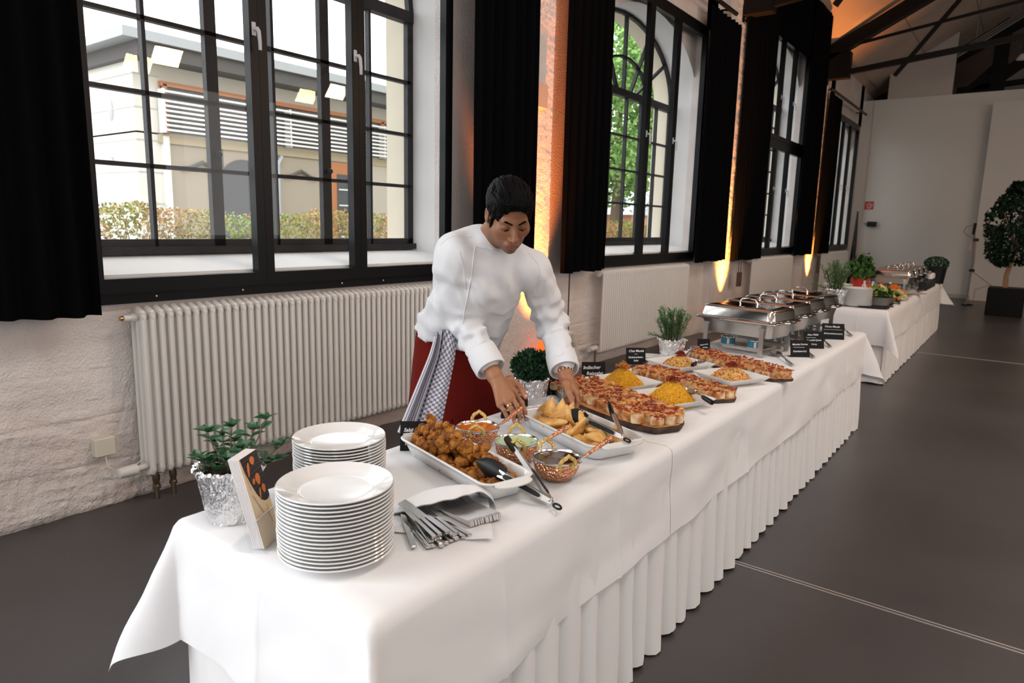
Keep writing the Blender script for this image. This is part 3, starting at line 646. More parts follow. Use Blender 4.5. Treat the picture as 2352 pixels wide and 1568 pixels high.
# ================================================================== TABLES, CLOTHS, SKIRTS
Z0 = .745
def cloth(name, label, x0, x1, y0, y1, hx0, hx1, hy0, hy1, seed, res=.022, ztop=Z0, k1=.46, lift=0.):
    R_ = .022
    def axis(a, b_, ha, hb):
        ra = R_ if ha else 0.; rb = R_ if hb else 0.
        n = max(2, int((b_ - a) / .09)); mid = np.linspace(a + ra, b_ - rb, n)
        lo = a + ra - np.linspace(0, ha, max(2, int(ha / res)))[::-1] if ha else np.array([a]); hi = b_ - rb + np.linspace(0, hb, max(2, int(hb / res))) if hb else np.array([b_])
        return np.unique(np.round(np.concatenate([lo, mid, hi]), 5))
    ux = axis(x0, x1, hx0, hx1); uy = axis(y0, y1, hy0, hy1)
    def fine(u):  # subdivide long spans for wrinkles
        out = [u[0]]
        for a, b_ in zip(u[:-1], u[1:]):
            k = max(1, int(round((b_ - a) / .045))); out += list(a + (b_ - a) * np.arange(1, k + 1) / k)
        return np.array(out)
    A0 = x0 + (R_ if hx0 else 0); A1 = x1 - (R_ if hx1 else 0); B0 = y0 + (R_ if hy0 else 0); B1 = y1 - (R_ if hy1 else 0)
    uy = fine(uy); ux = fine(ux); CX = [2.41]; CY = [1.20, 1.79, 3.0, 3.52, 4.55, 5.1]; near_ = lambda u, cs: np.unique(np.round(np.concatenate([u] + [np.array([c - .016, c - .007, c, c + .007, c + .016]) for c in cs if u[0] + .05 < c < u[-1] - .05]), 5))
    ux = near_(ux, CX); uy = near_(uy, CY); U, V = np.meshgrid(ux, uy, indexing='ij')
    ex = np.where(U > A1, U - A1, 0) - np.where(U < A0, A0 - U, 0)
    ey = np.where(V > B1, V - B1, 0) - np.where(V < B0, B0 - V, 0)
    L_ = np.hypot(ex, ey); th = np.where(L_ > 0, np.arctan2(np.abs(ey), np.abs(ex) + 1e-9), 0)
    k = .03 + (k1 - .03) * np.sin(2 * th) ** 2.2
    q = np.stack([U, V, L_ * .6], -1).reshape(-1, 3)
    s = np.maximum(L_ - R_ * PI / 2, 0); arc = np.minimum(L_, R_ * PI / 2) / R_
    wob = (.014 * fbm(q, 4.2, 3, seed) + .007 * snoise(q * [1, 1, .4], 13, seed + 3)).reshape(U.shape)
    # long soft diagonal folds on the hanging sides
    wob += .008 * np.clip(snoise(q * [1.5, 1.5, 2.2], 5.0, seed + 5), 0, 1).reshape(U.shape)
    cre = sum(np.exp(-((U - c) / .007) ** 2) for c in CX) + sum(np.exp(-((V - c) / .007) ** 2) for c in CY); wob = wob + .0035 * cre
    out = R_ * np.sin(arc) + s * k + wob * np.clip(s / .08, 0, 1.4) + lift; drop = R_ * (1 - np.cos(arc)) + s * np.sqrt(1 - k * k)
    dx = np.where(L_ > 0, ex / np.maximum(L_, 1e-9), 0); dy = np.where(L_ > 0, ey / np.maximum(L_, 1e-9), 0)
    X = np.clip(U, A0, A1) + dx * out; Y = np.clip(V, B0, B1) + dy * out
    Zz = ztop - drop + .0008 * snoise(q, 6, seed).reshape(U.shape) * (L_ == 0) + .0011 * cre * (L_ == 0) + .010 * snoise(q, 5, seed + 2).reshape(U.shape) * np.clip(s / .3, 0, 1)
    P = np.stack([X, Y, Zz], -1); mb = MB(); mb.grid(P)
    o = mb.build(name, WHITE_CLOTH, sharp=None); tag(o, label, 'tablecloth')
    return o
def table(label, x0, x1, y0, y1):
    t = thing('buffet_table', label, 'table', (0, 0, 0)); box_obj('tabletop', (x0, y0, .712), (x1, y1, .738), M('table_board', (.45, .42, .38), .6), t)
    for x in (x0 + .08, x1 - .08):
        for y in np.linspace(y0 + .12, y1 - .12, 4):
            b_ = MB(); b_.tube([(x, y, 0), (x, y, .712)], .016, 8); b_.build('leg', BLACK_M, t)
table('front buffet table under white cloths carrying the Indian starters', 2.055, 2.765, .815, 5.745)
table('rear buffet table under white cloths carrying plate stacks and salads', 1.98, 2.665, 7.53, 12.6)
cloth('tablecloth', 'white tablecloth on the near end of the front table, under the plates', 2.035, 2.785, .79, 2.19, .33, .335, .335, 0, 1, k1=.43)
cloth('tablecloth', 'white tablecloth on the middle of the front table, under the rice salads', 2.035, 2.785, 2.17, 4.00, .33, .335, 0, 0, 1, ztop=Z0 + .0007, lift=.0012)
cloth('tablecloth', 'white tablecloth on the far end of the front table, under the chafing dishes', 2.035, 2.785, 3.98, 5.77, .33, .335, 0, .36, 1, ztop=Z0, k1=.5)
cloth('tablecloth', 'white tablecloth on the near half of the rear table, under the tall plate stacks', 1.95, 2.685, 7.50, 10.1, .33, .34, .36, 0, 21, res=.04)
cloth('tablecloth', 'white tablecloth on the far half of the rear table, under its chafing dishes', 1.95, 2.685, 10.08, 12.65, .33, .34, 0, .34, 21, res=.04, ztop=Z0 + .0012, k1=.6)
def skirt(label, x0, x1, y0, y1, seed):
    t = thing('table_skirt', label, 'table skirt', (0, 0, 0)); r = np.random.default_rng(seed)
    def run(nm, a, b_, flat=False):
        a = np.array(a, float); b_ = np.array(b_, float); L_ = np.linalg.norm(b_ - a); d = (b_ - a) / L_; nrm = np.array([d[1], -d[0]])
        pl = max(2, int(L_ / .118)); e = np.concatenate([[0], np.cumsum(r.uniform(.75, 1.25, pl))]); e = e / e[-1] * L_
        us, of = [], []
        for i in range(pl):
            w_ = e[i + 1] - e[i]
            for f, o_ in ((0, 0), (.08, .014), (.22, .026), (.45, .031), (.68, .024), (.86, .012), (.97, .001)): us.append(e[i] + f * w_); of.append(o_ * (1 if not flat else .12) * r.uniform(.85, 1.15))
        us.append(L_); of.append(0); us = np.array(us); of = np.array(of); zs = np.linspace(.012, .70, 9)
        U, Zz = np.meshgrid(us, zs, indexing='ij'); g = 1 - Zz / .70; O = of[:, None] * (.35 + .9 * g) + .004 * np.sin(U * 31 + Zz * 9) * g
        U2 = U + .010 * g * np.sin(U * 17 + seed)
        P = np.stack([a[0] + d[0] * U2 + nrm[0] * O, a[1] + d[1] * U2 + nrm[1] * O, Zz + .006 * np.sin(U * 23)[:, :1] * (g > .95)], -1)
        mb = MB(); mb.grid(P); mb.build(nm, M('skirt_cloth', (.78, .775, .775), .9, sheen=.1), t, sharp=60)
    run('front_panel', (x1, y0), (x1, y1)); run('end_panel', (x0, y0), (x1, y0), True); run('end_panel', (x1, y1), (x0, y1), True); run('rear_panel', (x0, y1), (x0, y0))
skirt('white pleated skirt around the front buffet table', 2.05, 2.77, .81, 5.75, 3)
skirt('white pleated skirt around the rear buffet table', 1.97, 2.67, 7.52, 12.62, 4)
# ================================================================== PLATES
PL = [(0, .004), (.068, .004), (.070, 0), (.076, 0), (.079, .004), (.092, .010), (.127, .0200), (.1295, .0222), (.128, .0245), (.110, .0185), (.095, .0140), (.084, .0085), (.076, .0072), (0, .0072)]
mb = MB(); mb.lathe(PL, 56); plate_me = mb.mesh('dinner_plate', CERAMIC, sharp=50)
mb = MB(); mb.lathe([(r * 1.13, z) for r, z in PL], 36); plate_big = mb.mesh('dinner_plate', CERAMIC, sharp=50)
def stack(me, x, y, n, dz, lab, top, grp, z=Z0):
    for i in range(n):
        o = put('dinner_plate', me, None, (x + rng.normal(0, .0007), y + rng.normal(0, .0007), z + .0005 + i * dz), (0, 0, rng.uniform(0, 6)))
        tag(o, top if i == n - 1 else lab % ORD[n - 1 - i], 'plate', grp)
stack(plate_me, 2.507, .938, 18, .0088, 'white plate, %s from the top of the nearest stack', 'topmost white plate of the nearest stack, beside the cutlery napkin', 'plates in the nearest stack')
stack(plate_me, 2.190, 1.207, 16, .0085, 'white plate, %s from the top of the second nearest stack', 'topmost white plate of the stack behind the nearest stack', 'plates in the second stack')
stack(plate_big, 2.344, 7.725, 21, .0083, 'white plate, %s from the top of the front stack on the rear table', 'topmost white plate of the front stack on the rear table', 'plates in the front stack of the rear table')
stack(plate_big, 2.10, 8.02, 22, .0083, 'white plate, %s from the top of the wall side stack on the rear table', 'topmost white plate of the wall side stack on the rear table', 'plates in the left stack of the rear table')
# ================================================================== PLANTS IN FOIL POTS
def foil_pot(root, r0, r1, h, seed, ruffle=.012):
    q = np.random.default_rng(seed)
    def jit(r, i):
        p = r.copy(); d = p[:, :2] / np.maximum(np.linalg.norm(p[:, :2], axis=1)[:, None], 1e-6)
        amp = [.001, .002, .004, .0045, .0045, .0045, .006, ruffle, ruffle, .004, 0][min(i, 10)]
        n = fbm(p, 210, 3, seed) + .6 * q.normal(size=len(p)) * .5
        p[:, :2] += d * (n * amp)[:, None]; p[:, 2] += amp * .9 * fbm(p, 150, 2, seed + 3) * (i > 5); return p
    prof = [(0, .001), (r0 * .97, .0), (r0, .006), (r0 + (r1 - r0) * .25, h * .25), (r0 + (r1 - r0) * .5, h * .48), (r0 + (r1 - r0) * .72, h * .7), (r0 + (r1 - r0) * .9, h * .86), (r1 * 1.04, h * .97), (r1 * .98, h * 1.02), (r1 * .86, h * .9), (r1 * .82, h * .8)]
    mb = MB(); mb.lathe(prof, 84, jit=jit); mb.build('foil_wrap', FOIL, root, smooth=False)
    mb = MB(); mb.lathe([(r1 * .86, h * .82), (r1 * .4, h * .85), (0, h * .86)], 20); mb.build('soil', MATS['soil'], root)
LEAF = M('mint_leaf', (.030, .105, .045), .40, var=(14, (.08, .21, .10), 3), spec=.5)
STEM = M('reddish_stem', (.16, .085, .05), .6)
def leaf_mesh(name, L_, W, mat, cup=.25):
    mb = MB(); n = 7; P = []
    for i in range(n):
        t = i / (n - 1); w_ = W * math.sin(PI * min(1, t * .92 + .06)) ** .8 * (1 - .25 * t); z = -cup * L_ * t * t
        P.append([(t * L_, -w_, z + w_ * .35), (t * L_, -w_ * .5, z + w_ * .10), (t * L_, 0, z - w_ * .12), (t * L_, w_ * .5, z + w_ * .10), (t * L_, w_, z + w_ * .35)])
    mb.grid(np.array(P)); return mb.mesh(name, mat)
mint_leaf = leaf_mesh('leaf', .036, .0125, LEAF)
def orient(p, d, up=(0, 0, 1), s=1., roll=0.):
    x = Vector(d).normalized(); y = Vector(up).cross(x); y = y.normalized() if y.length > 1e-4 else Vector((0, 1, 0)); z = x.cross(y)
    mm = Matrix((x, y, z)).transposed(); mm = mm @ Matrix.Rotation(roll, 3, 'X'); mm = mm.to_4x4() @ Matrix.Scale(s, 4); mm.translation = p; return mm
mint = thing('mint_plant', 'leggy mint plant in a foil wrapped pot beside the brochure at the table corner', 'plant', (2.150, .893, Z0))
foil_pot(mint, .054, .080, .142, 5)
RI = np.array([.803, .596, 0]); FWD = np.array([-.596, .803, 0])
tips = [(.020, .255, .0), (.100, .270, .02), (-.062, .235, .0), (-.030, .215, .03), (.060, .225, .05), (-.088, .160, -.02), (.135, .180, .03), (.045, .20, -.03), (-.045, .165, -.05), (.11, .13, .05), (.0, .19, .06), (.02, .165, -.06), (-.07, .19, .05)]
q = np.random.default_rng(8)
for k, (rx, z, f) in enumerate(tips):
    base = np.array([rx * .18, 0, 0])[0] * RI + f * .35 * FWD + np.array([0, 0, .115]); tip = rx * RI + f * FWD + np.array([0, 0, z * 1.13])
    mid = (base + tip) / 2 + RI * rx * .12 + q.normal(0, .006, 3); pts = [base + (mid - base) * t * (2 - t) * .5 + (tip - base) * t * t * .5 + (mid - base) * t * (1 - t) * .5 for t in np.linspace(0, 1, 7)]
    mb = MB(); mb.tube(pts, np.linspace(.0026, .0014, 7), 6); mb.build('stem', STEM, mint)
    for t in (.35, .58, .78, .92, 1.0):
        p = np.array(pts[int(round(t * 6))]); ang = q.uniform(0, PI); dirs = [ang, ang + PI] if t < 1 else [ang, ang + PI, ang + PI / 2, ang - PI / 2]
        for a in dirs:
            d = np.array([math.cos(a), math.sin(a), 1.1 if t == 1 else .55]); o = put('leaf', mint_leaf, mint); o.matrix_local = orient(p, d, s=q.uniform(.75, 1.1) * (.8 if t == 1 else 1), roll=q.normal(0, .3))
bl_ = thing('oregano_plant', 'dense dark green herb bush in a crumpled foil pot beside the cook', 'plant', (2.068, 2.33, Z0))
foil_pot(bl_, .060, .072, .112, 9, .008)
HERB = M('herb_leaf', (.012, .055, .022), .5, var=(20, (.03, .10, .035), 3)); n = 1500
P = q.normal(size=(n, 3)); P /= np.linalg.norm(P, axis=1)[:, None]; P *= (q.uniform(.25, 1, n) ** .45)[:, None]; P = P * [.094, .094, .070] + [0, 0, .163]; P = P[P[:, 2] > .10]; n = len(P)
A = (P - [0, 0, .13]) + q.normal(size=(n, 3)) * .05; A /= np.linalg.norm(A, axis=1)[:, None]; B_ = np.cross(A, q.normal(size=(n, 3))); B_ /= np.linalg.norm(B_, axis=1)[:, None]; C_ = np.cross(A, B_); s = q.uniform(.009, .016, n)[:, None]
V = np.stack([P - A * s, P + B_ * s * .55 + C_ * s * .25, P + A * s, P - B_ * s * .55 + C_ * s * .25], 1).reshape(-1, 3); lm = MB(); lm.add(V, [(4 * i, 4 * i + 1, 4 * i + 2, 4 * i + 3) for i in range(n)]); lm.build('foliage', HERB, bl_, smooth=False)['kind'] = 'stuff'
mb = MB()
for k in range(24):
    a = q.uniform(0, 6.28); rr = q.uniform(.0, .08); mb.tube([(.3 * rr * math.cos(a), .3 * rr * math.sin(a), .09), (rr * math.cos(a), rr * math.sin(a), q.uniform(.14, .22))], .0016, 4, cap=False)
mb.build('stems', STEM, bl_)['kind'] = 'stuff'
ROSE = M('rosemary_needle', (.045, .15, .050), .5, var=(16, (.13, .29, .12), 2))
def rosemary(name, label, x, y, sc, seed, z=Z0, nst=46, pot=True):
    t = thing(name, label, 'plant', (x, y, z)); q = np.random.default_rng(seed)
    if pot: foil_pot(t, .058 * sc, .080 * sc, .115 * sc, seed)
    sm = MB(); V = []
    for k in range(nst):
        a = q.uniform(0, 6.28); r0 = q.uniform(0, .045) * sc; le = q.uniform(.6, 1); sp = q.uniform(.2, 1.5)
        b0 = np.array([r0 * math.cos(a), r0 * math.sin(a), .09 * sc]); t1 = b0 + np.array([math.cos(a) * .055 * sp, math.sin(a) * .055 * sp, .21 * le]) * sc
        if k == 0: t1 = b0 + (-RI * .14 + np.array([0, 0, .05])) * sc
        mid = (b0 + t1) / 2 + np.array([0, 0, .02 * sc]); pts = [b0 * (1 - u) ** 2 + 2 * mid * u * (1 - u) + t1 * u * u for u in np.linspace(0, 1, 6)]; sm.tube(pts, .0016 * sc, 4, cap=False)
        for u in np.linspace(.12, 1, 30):
            p = b0 * (1 - u) ** 2 + 2 * mid * u * (1 - u) + t1 * u * u; ax = (t1 - b0) / np.linalg.norm(t1 - b0)
            for _ in range(2):
                d = q.normal(size=3); d -= ax * (d @ ax); d /= np.linalg.norm(d); d = d * .8 + ax * .75; s = np.cross(d, ax); s /= np.linalg.norm(s) + 1e-9; l_ = q.uniform(.016, .028) * sc; w_ = .0026 * sc
                V += [p - s * w_, p + d * l_ * .6 - s * w_, p + d * l_, p + d * l_ * .6 + s * w_]
    V = np.array(V); lm = MB(); lm.add(V, [(4 * i, 4 * i + 1, 4 * i + 2, 4 * i + 3) for i in range(len(V) // 4)]); lm.build('needles', ROSE, t, smooth=False)['kind'] = 'stuff'; sm.build('stems', STEM, t)['kind'] = 'stuff'
    return t
rosemary('rosemary_plant', 'rosemary in a foil pot before the second radiator', 2.094, 3.713, 1.0, 31)
rosemary('rosemary_plant', 'rosemary bush behind the farthest chafing dish of the front table', 2.16, 7.62, 1.5, 33, nst=34)
# ================================================================== BROCHURE HOLDER
ACR = glass_pane('clear_acrylic', .05, (.985, .99, .99), .02)
PAPER = M('white_paper', (.80, .76, .76), .8); COVER = M('tan_cover', (.72, .55, .36), .5); COVB = M('cover_black', (.012, .011, .012), .4); COVO = M('cover_food', (.62, .17, .035), .5); COVT = M('cover_text', (.30, .16, .08), .6); COVS = M('cover_sun', (.85, .50, .03), .5)
W_ = np.array([-.50, .866, 0]); NRM = np.array([.866, .50, 0]); Hh = .213; lean = np.array([-.055 * .866, -.055 * .5, Hh]); lean /= np.linalg.norm(lean); E0 = np.array([2.372, .840, Z0 + .006])
def bro(u, v, d=0.): return E0 + W_ * u + lean * v - NRM * d
br = thing('brochure_stack', 'stack of tan brochures with a black grill photo in the clear holder', 'brochures')
WB = .082; TB = .026
def slab(nm, u0, u1, v0, v1, d0, d1, mat, par):
    mb = MB(); mb.add([bro(u, v, d) for v in (v0, v1) for d in (d0, d1) for u in (u0, u1)], [(0, 1, 5, 4), (2, 6, 7, 3), (0, 4, 6, 2), (1, 3, 7, 5), (4, 5, 7, 6), (0, 2, 3, 1)]); return mb.build(nm, mat, par, smooth=False)
for k in range(7): slab('brochure', 0, WB, 0, .215, .0012 + k * (TB / 7), (k + 1) * TB / 7, PAPER, br)
cv = slab('cover', 0, WB, 0, .2152, 0, .0010, COVER, br)
mb = MB(); pts = [(.004, .2152), (WB, .2152), (WB, .10), (.070, .094), (.056, .096), (.044, .104), (.032, .122), (.020, .150), (.010, .182)]
mb.add([bro(u, v, -.0003) for u, v in pts], [tuple(range(len(pts)))]); mb.build('grill_photo', COVB, cv, smooth=False)
for k in range(9):
    v = .112 + k * .0115; mb = MB(); u0 = np.interp(v, [.094, .104, .15, .215], [.06, .044, .02, .004]) + .003; mb.add([bro(u, v_, -.0005) for u, v_ in ((u0, v), (WB, v + .004), (WB, v + .0065), (u0, v + .0025))], [(0, 1, 2, 3)]); mb.build('grill_bar', M('grill_grey', (.05, .047, .046), .4), cv, smooth=False)
for (u, v, a, b_) in ((.026, .183, .005, .017), (.050, .198, .010, .010), (.034, .152, .006, .007), (.053, .152, .010, .014), (.046, .118, .004, .014), (.066, .124, .008, .011)):
    mb = MB(); tt = np.linspace(0, 6.283, 11)[:-1]; mb.add([bro(u + a * math.cos(t) * (1 + .15 * math.sin(3 * t)) + .3 * b_ * math.sin(t) * (a < .007), v + b_ * math.sin(t), -.0008) for t in tt], [tuple(range(10))]); mb.build('food_picture', COVO, cv, smooth=False)
def on_cover(txt, size, u, v, rot, mat, nm='lettering'):
    me = text_mesh(txt, size, 0.0, 0.0); V = np.array([vv.co[:] for vv in me.vertices]); ca, sa = math.cos(rot), math.sin(rot)
    for i, vv in enumerate(me.vertices):
        x, y = V[i, 0] * ca - V[i, 1] * sa, V[i, 0] * sa + V[i, 1] * ca; vv.co = bro(u + x, v + y, -.0009)
    me.materials.append(mat); put(nm, me, cv)
on_cover('Wir freuen uns', .0085, .0105, .165, -1.42, COVT); on_cover('auf Ihren Besuch!', .0085, .026, .100, -1.12, COVT)
on_cover('Catering', .011, .060, .058, -1.35, COVT)
mb = MB(); tt = np.linspace(0, 6.283, 17)[:-1]; mb.add([bro(.062 + .006 * math.cos(t) * (1 if i % 2 else .6), .082 + .006 * math.sin(t) * (1 if i % 2 else .6), -.0006) for i, t in enumerate(tt)], [tuple(range(16))]); mb.build('sun_emblem', COVS, cv, smooth=False)
ho = thing('brochure_holder', 'clear acrylic stand holding the brochures beside the nearest plates', 'holder')
slab('back_plate', -.012, WB + .012, -.004, .15, TB + .002, TB + .004, ACR, ho); slab('front_lip', -.012, WB + .012, -.004, .072, -.0045, -.0025, ACR, ho)
slab('side_wall', WB + .010, WB + .012, -.004, .10, -.0045, TB + .004, ACR, ho)
mb = MB(); e = lambda u, d: E0 * [1, 1, 0] + W_ * u - NRM * d
mb.add([tuple(e(u, d)[:2]) + (z,) for z in (Z0 + .0005, Z0 + .0035) for u, d in ((-.014, -.012), (WB + .014, -.012), (WB + .014, .085), (-.014, .085))], [(3, 2, 1, 0), (4, 5, 6, 7), (0, 1, 5, 4), (1, 2, 6, 5), (2, 3, 7, 6), (3, 0, 4, 7)]); mb.build('base_plate', ACR, ho, smooth=False)
mb = MB(); mb.tube([bro(-.012, .072, -.0035), bro(WB + .012, .072, -.0035)], .0014, 6); mb.build('lip_edge', M('acrylic_edge', (.75, .77, .78), .15), ho)
# ================================================================== NAPKIN WITH CUTLERY
NAP = M('white_napkin', (.82, .82, .83), .85, bump=(700, .05, 1))
np_ = thing('napkin_pocket', 'folded white napkin wrapped around the cutlery beside the nearest plates', 'napkin')
mb = MB(); n1, n2 = 26, 20
A0, B0, C0, D0 = np.array([2.50, 1.075]), np.array([2.752, 1.205]), np.array([2.575, 1.405]), np.array([2.395, 1.215])
U, V = np.meshgrid(np.linspace(0, 1, n1), np.linspace(0, 1, n2), indexing='ij')
def bil(U, V): return ((1 - U) * (1 - V))[..., None] * A0 + (U * (1 - V))[..., None] * B0 + (U * V)[..., None] * C0 + ((1 - U) * V)[..., None] * D0
XY = bil(U, V); Zl = Z0 + .002 + .010 * np.exp(-((U - 1) / .12) ** 2) * np.abs(np.sin(V * 5 + 1)) + .003 * np.sin(U * 9) * (V < .2); mb.grid(np.concatenate([XY, Zl[..., None]], -1)); mb.build('lower_layer', NAP, np_)
# the upper flap folds over the blades, open towards the handles
us = np.array([0, .3, .6, .9, 1.0, 1.15]); Fe = np.array([(2.408, 1.225, .748), (2.44, 1.30, .766), (2.485, 1.355, .772), (2.54, 1.408, .768), (2.570, 1.415, .760), (2.60, 1.400, .748)])
Me = np.array([(2.452, 1.150, .750), (2.530, 1.203, .783), (2.584, 1.262, .797), (2.600, 1.340, .797), (2.622, 1.362, .780), (2.640, 1.360, .750)])
uu = np.linspace(0, 1.15, 40); vv = np.linspace(0, 1, 14); sm3 = lambda A: np.stack([np.interp(uu, us, A[:, k]) for k in range(3)], 1)
def soft(A):
    for _ in range(6): A[1:-1] = (A[:-2] + 2 * A[1:-1] + A[2:]) / 4
    return A
Fc, Mc = soft(sm3(Fe)), soft(sm3(Me)); P = Fc[:, None] * (1 - vv)[None, :, None] + Mc[:, None] * vv[None, :, None]
P[..., 2] += (.016 * np.sin(PI * vv ** .8)[None] * np.sin(PI * np.clip(uu / 1.15, 0, 1))[:, None] ** .5) + .0015 * np.sin(uu * 30)[:, None] * vv[None]
mb = MB(); mb.grid(P); mb.grid((P - [0, 0, .0025])[::-1]); mb.build('upper_flap', NAP, np_)
# knives
def knife_mesh():
    mb = MB(); L_ = .098; mb.bbox((0, -.0065, 0), (L_, .0065, .0062), .0022); 
    mb.add([(L_ - .002, -.006, .001), (.215, -.0085, .002), (.205, .004, .002), (L_ - .002, .006, .001), (L_ - .002, -.006, .004), (.215, -.0085, .0032), (.205, .004, .0032), (L_ - .002, .006, .004)], [(3, 2, 1, 0), (4, 5, 6, 7), (0, 1, 5, 4), (1, 2, 6, 5), (2, 3, 7, 6), (3, 0, 4, 7)])
    return mb.mesh('table_knife', STEEL, False)
def fork_mesh():
    mb = MB(); xs = [0, .01, .10, .125, .14, .155]; zz = [0, 0, .001, .005, .006, .004]; w_ = [.0075, .008, .0042, .005, .011, .0125]; r0 = []
    for x, z, w in zip(xs, zz, w_): r0.append([(x, -w, z), (x, w, z), (x, w, z + .0034), (x, -w, z + .0034)])
    mb.rings(np.array(r0), True, True)
    for j in range(4):
        y = -.0125 + .0012 + j * .0064; mb.add([(.155, y, .004), (.155, y + .0035, .004), (.155, y + .0035, .0062), (.155, y, .0062), (.20, y + .0008, .012), (.20, y + .0028, .012), (.20, y + .0028, .0135), (.20, y + .0008, .0135)], [(0, 1, 5, 4), (1, 2, 6, 5), (2, 3, 7, 6), (3, 0, 4, 7), (4, 5, 6, 7)])
    return mb.mesh('table_fork', M('fork_steel', (.82, .81, .80), .38, 1.), False)
kme, fme = knife_mesh(), fork_mesh(); c0 = np.array([2.655, 1.075]); c1 = np.array([2.700, 1.205])
kn = [(0, 0), (.09, 0), (.2, 0), (.34, 0), (.48, 0), (.62, 0), (.76, 0), (.9, 0), (.15, 1), (.30, 1), (.45, 1), (.6, 1), (.74, 1), (.26, 2), (.42, 2), (.58, 2)]
for i, (u, l_) in enumerate(kn):
    p = c0 + (c1 - c0) * (u * .92 + .06) - np.array([.010 * l_ - rng.normal(0, .006), .004 * l_]); a = PI - .30 - .22 * (.5 - u) + rng.normal(0, .04)
    o = put('table_knife', kme, None, (p[0], p[1], Z0 + .0045 + l_ * .0068), (0, -.05 * (l_ > 0), a)); tag(o, 'silver table knife, %s from the left in the %s of the napkin bundle' % (ORD[[k_[0] for k_ in enumerate(sorted(x for x in kn if x[1] == l_)) if k_[1] == (u, l_)][0]], ('bottom row', 'second row', 'top row')[l_]), 'knife', 'knives in the napkin')
o = put('table_knife', kme, None, (2.632, 1.060, Z0 + .0055), (0, -.02, PI - .62)); tag(o, 'silver table knife splayed apart from the bundle, nearest the plates', 'knife')
f0 = np.array([2.662, 1.228]); f1 = np.array([2.690, 1.314])
for i in range(22):
    u = i / 21; p = f0 + (f1 - f0) * u; o = put('table_fork', fme, None, (p[0] + rng.normal(0, .0015), p[1], Z0 + .0135), (1.34, .0, PI - .12 - .05 * u)); tag(o, 'silver fork on edge, %s from the knives in the row at the napkin' % ORD[i], 'fork', 'forks in the napkin')
# ================================================================== SIGNS
def sign(label, x, y, ang, w_, h, lines, lean=14, sizes=None, foot=True):
    t = thing('menu_card', label, 'menu card', (x, y, Z0 + .0015), ang); le = math.radians(lean)
    mb = MB(); mb.box((0, 0, 0), (w_, .002, h)); c = mb.build('card', SLATE, t, smooth=False); c.rotation_euler = (-le, 0, 0)
    if foot:
        mb = MB(); mb.add([(0, 0, 0), (w_, 0, 0), (w_, .045, 0), (0, .045, 0), (0, 0, .0015), (w_, 0, .0015), (w_, .045, .0015), (0, .045, .0015)], [(3, 2, 1, 0), (4, 5, 6, 7), (0, 1, 5, 4), (1, 2, 6, 5), (2, 3, 7, 6), (3, 0, 4, 7)]); mb.build('foot', SLATE, t, smooth=False)
    for (txt, sz, u, v, rot) in lines:
        me = text_mesh(txt, sz, .22, .0003, sz * .012); me.materials.append(CHALK); o = put('lettering', me, c, (u * w_, -.0006, v * h), (PI / 2, -rot, 0))
    return t
def dash(parent_sign, u0, u1, v, w_, h, th=.0016):
    c = [k for k in parent_sign.children if k.name.startswith('card')][0]; mb = MB(); mb.add([(u0 * w_, -.0006, v * h), (u1 * w_, -.0006, v * h), (u1 * w_, -.0006, v * h + th), (u0 * w_, -.0006, v * h + th)], [(0, 1, 2, 3)]); mb.build('underline', CHALK, c, smooth=False)
SA = math.atan2(.66, .75)
sign('black card chalked Sabji Pakoras behind the tray of fritters', 2.100, 1.528, SA, .115, .098, [('Sabji Pakoras', .0170, .49, .70, .0), ('mit dreierlei Dips', .0125, .58, .50, .0), ('(Mango, Minze,', .0115, .44, .25, .0), ('Tamarinde)', .0115, .5, .11, .0)], 14)
sign('black card behind the cook\'s right hand', 2.118, 2.055, SA, .105, .088, [('Mini Samosa', .0150, .50, .66, .0), ('gefüllte Teigtaschen', .0105, .50, .36, .0)], 12)
sign('black card behind the cook\'s left hand', 2.060, 2.50, SA, .105, .082, [('Tandoori', .0170, .42, .70, .0), ('Chicken Wraps', .013, .5, .42, .0)], 12)
sign('black card chalked Indischer Reissalat behind the left rice dish', 1.985, 2.885, SA, .120, .082, [('Indischer', .0240, .42, .66, .03), ('Reissalat', .0240, .54, .30, .03)], 12)
s5 = sign('black card chalked Chat Masala beside the smaller chickpea dish', 1.985, 3.36, SA, .110, .092, [('Chat Masala', .0175, .52, .80, .03), ('Kichererbsen-', .0145, .5, .42, .03), ('Salat', .0145, .5, .22, .03)], 12); dash(s5, .42, .58, .60, .11, .092)
sign('small black card beside the rosemary pot and the nearest chafing dish', 2.13, 4.03, SA, .080, .078, [('vegetarische', .0105, .5, .55, .12), ('Wraps', .0115, .6, .32, .12)], 12)
s7 = sign('black card chalked Mumbai Korma before the nearest chafing dish', 2.625, 4.255, SA - .03, .118, .104, [('Mumbai Korma', .0150, .5, .74, .03), ('Gemüsecurry', .0150, .48, .34, .03)], 14); dash(s7, .15, .75, .56, .118, .104)
s8 = sign('black card chalked Aloo Palak, middle of the three by the chafing dishes', 2.605, 4.64, SA - .08, .132, .112, [('Aloo Palak', .0165, .45, .80, .03), ('Kartoffel-Spinat', .0150, .5, .48, .03), ('Curry', .015, .5, .25, .0)], 14); dash(s8, .1, .6, .62, .132, .112)
s9 = sign('wide black card chalked Chana Masala at the far end of the front table', 2.60, 5.15, SA - .22, .150, .112, [('Chana Masala', .0185, .45, .80, .0), ('Kichererbsencurry', .0165, .5, .36, .0)], 14); dash(s9, .08, .9, .60, .15, .112)
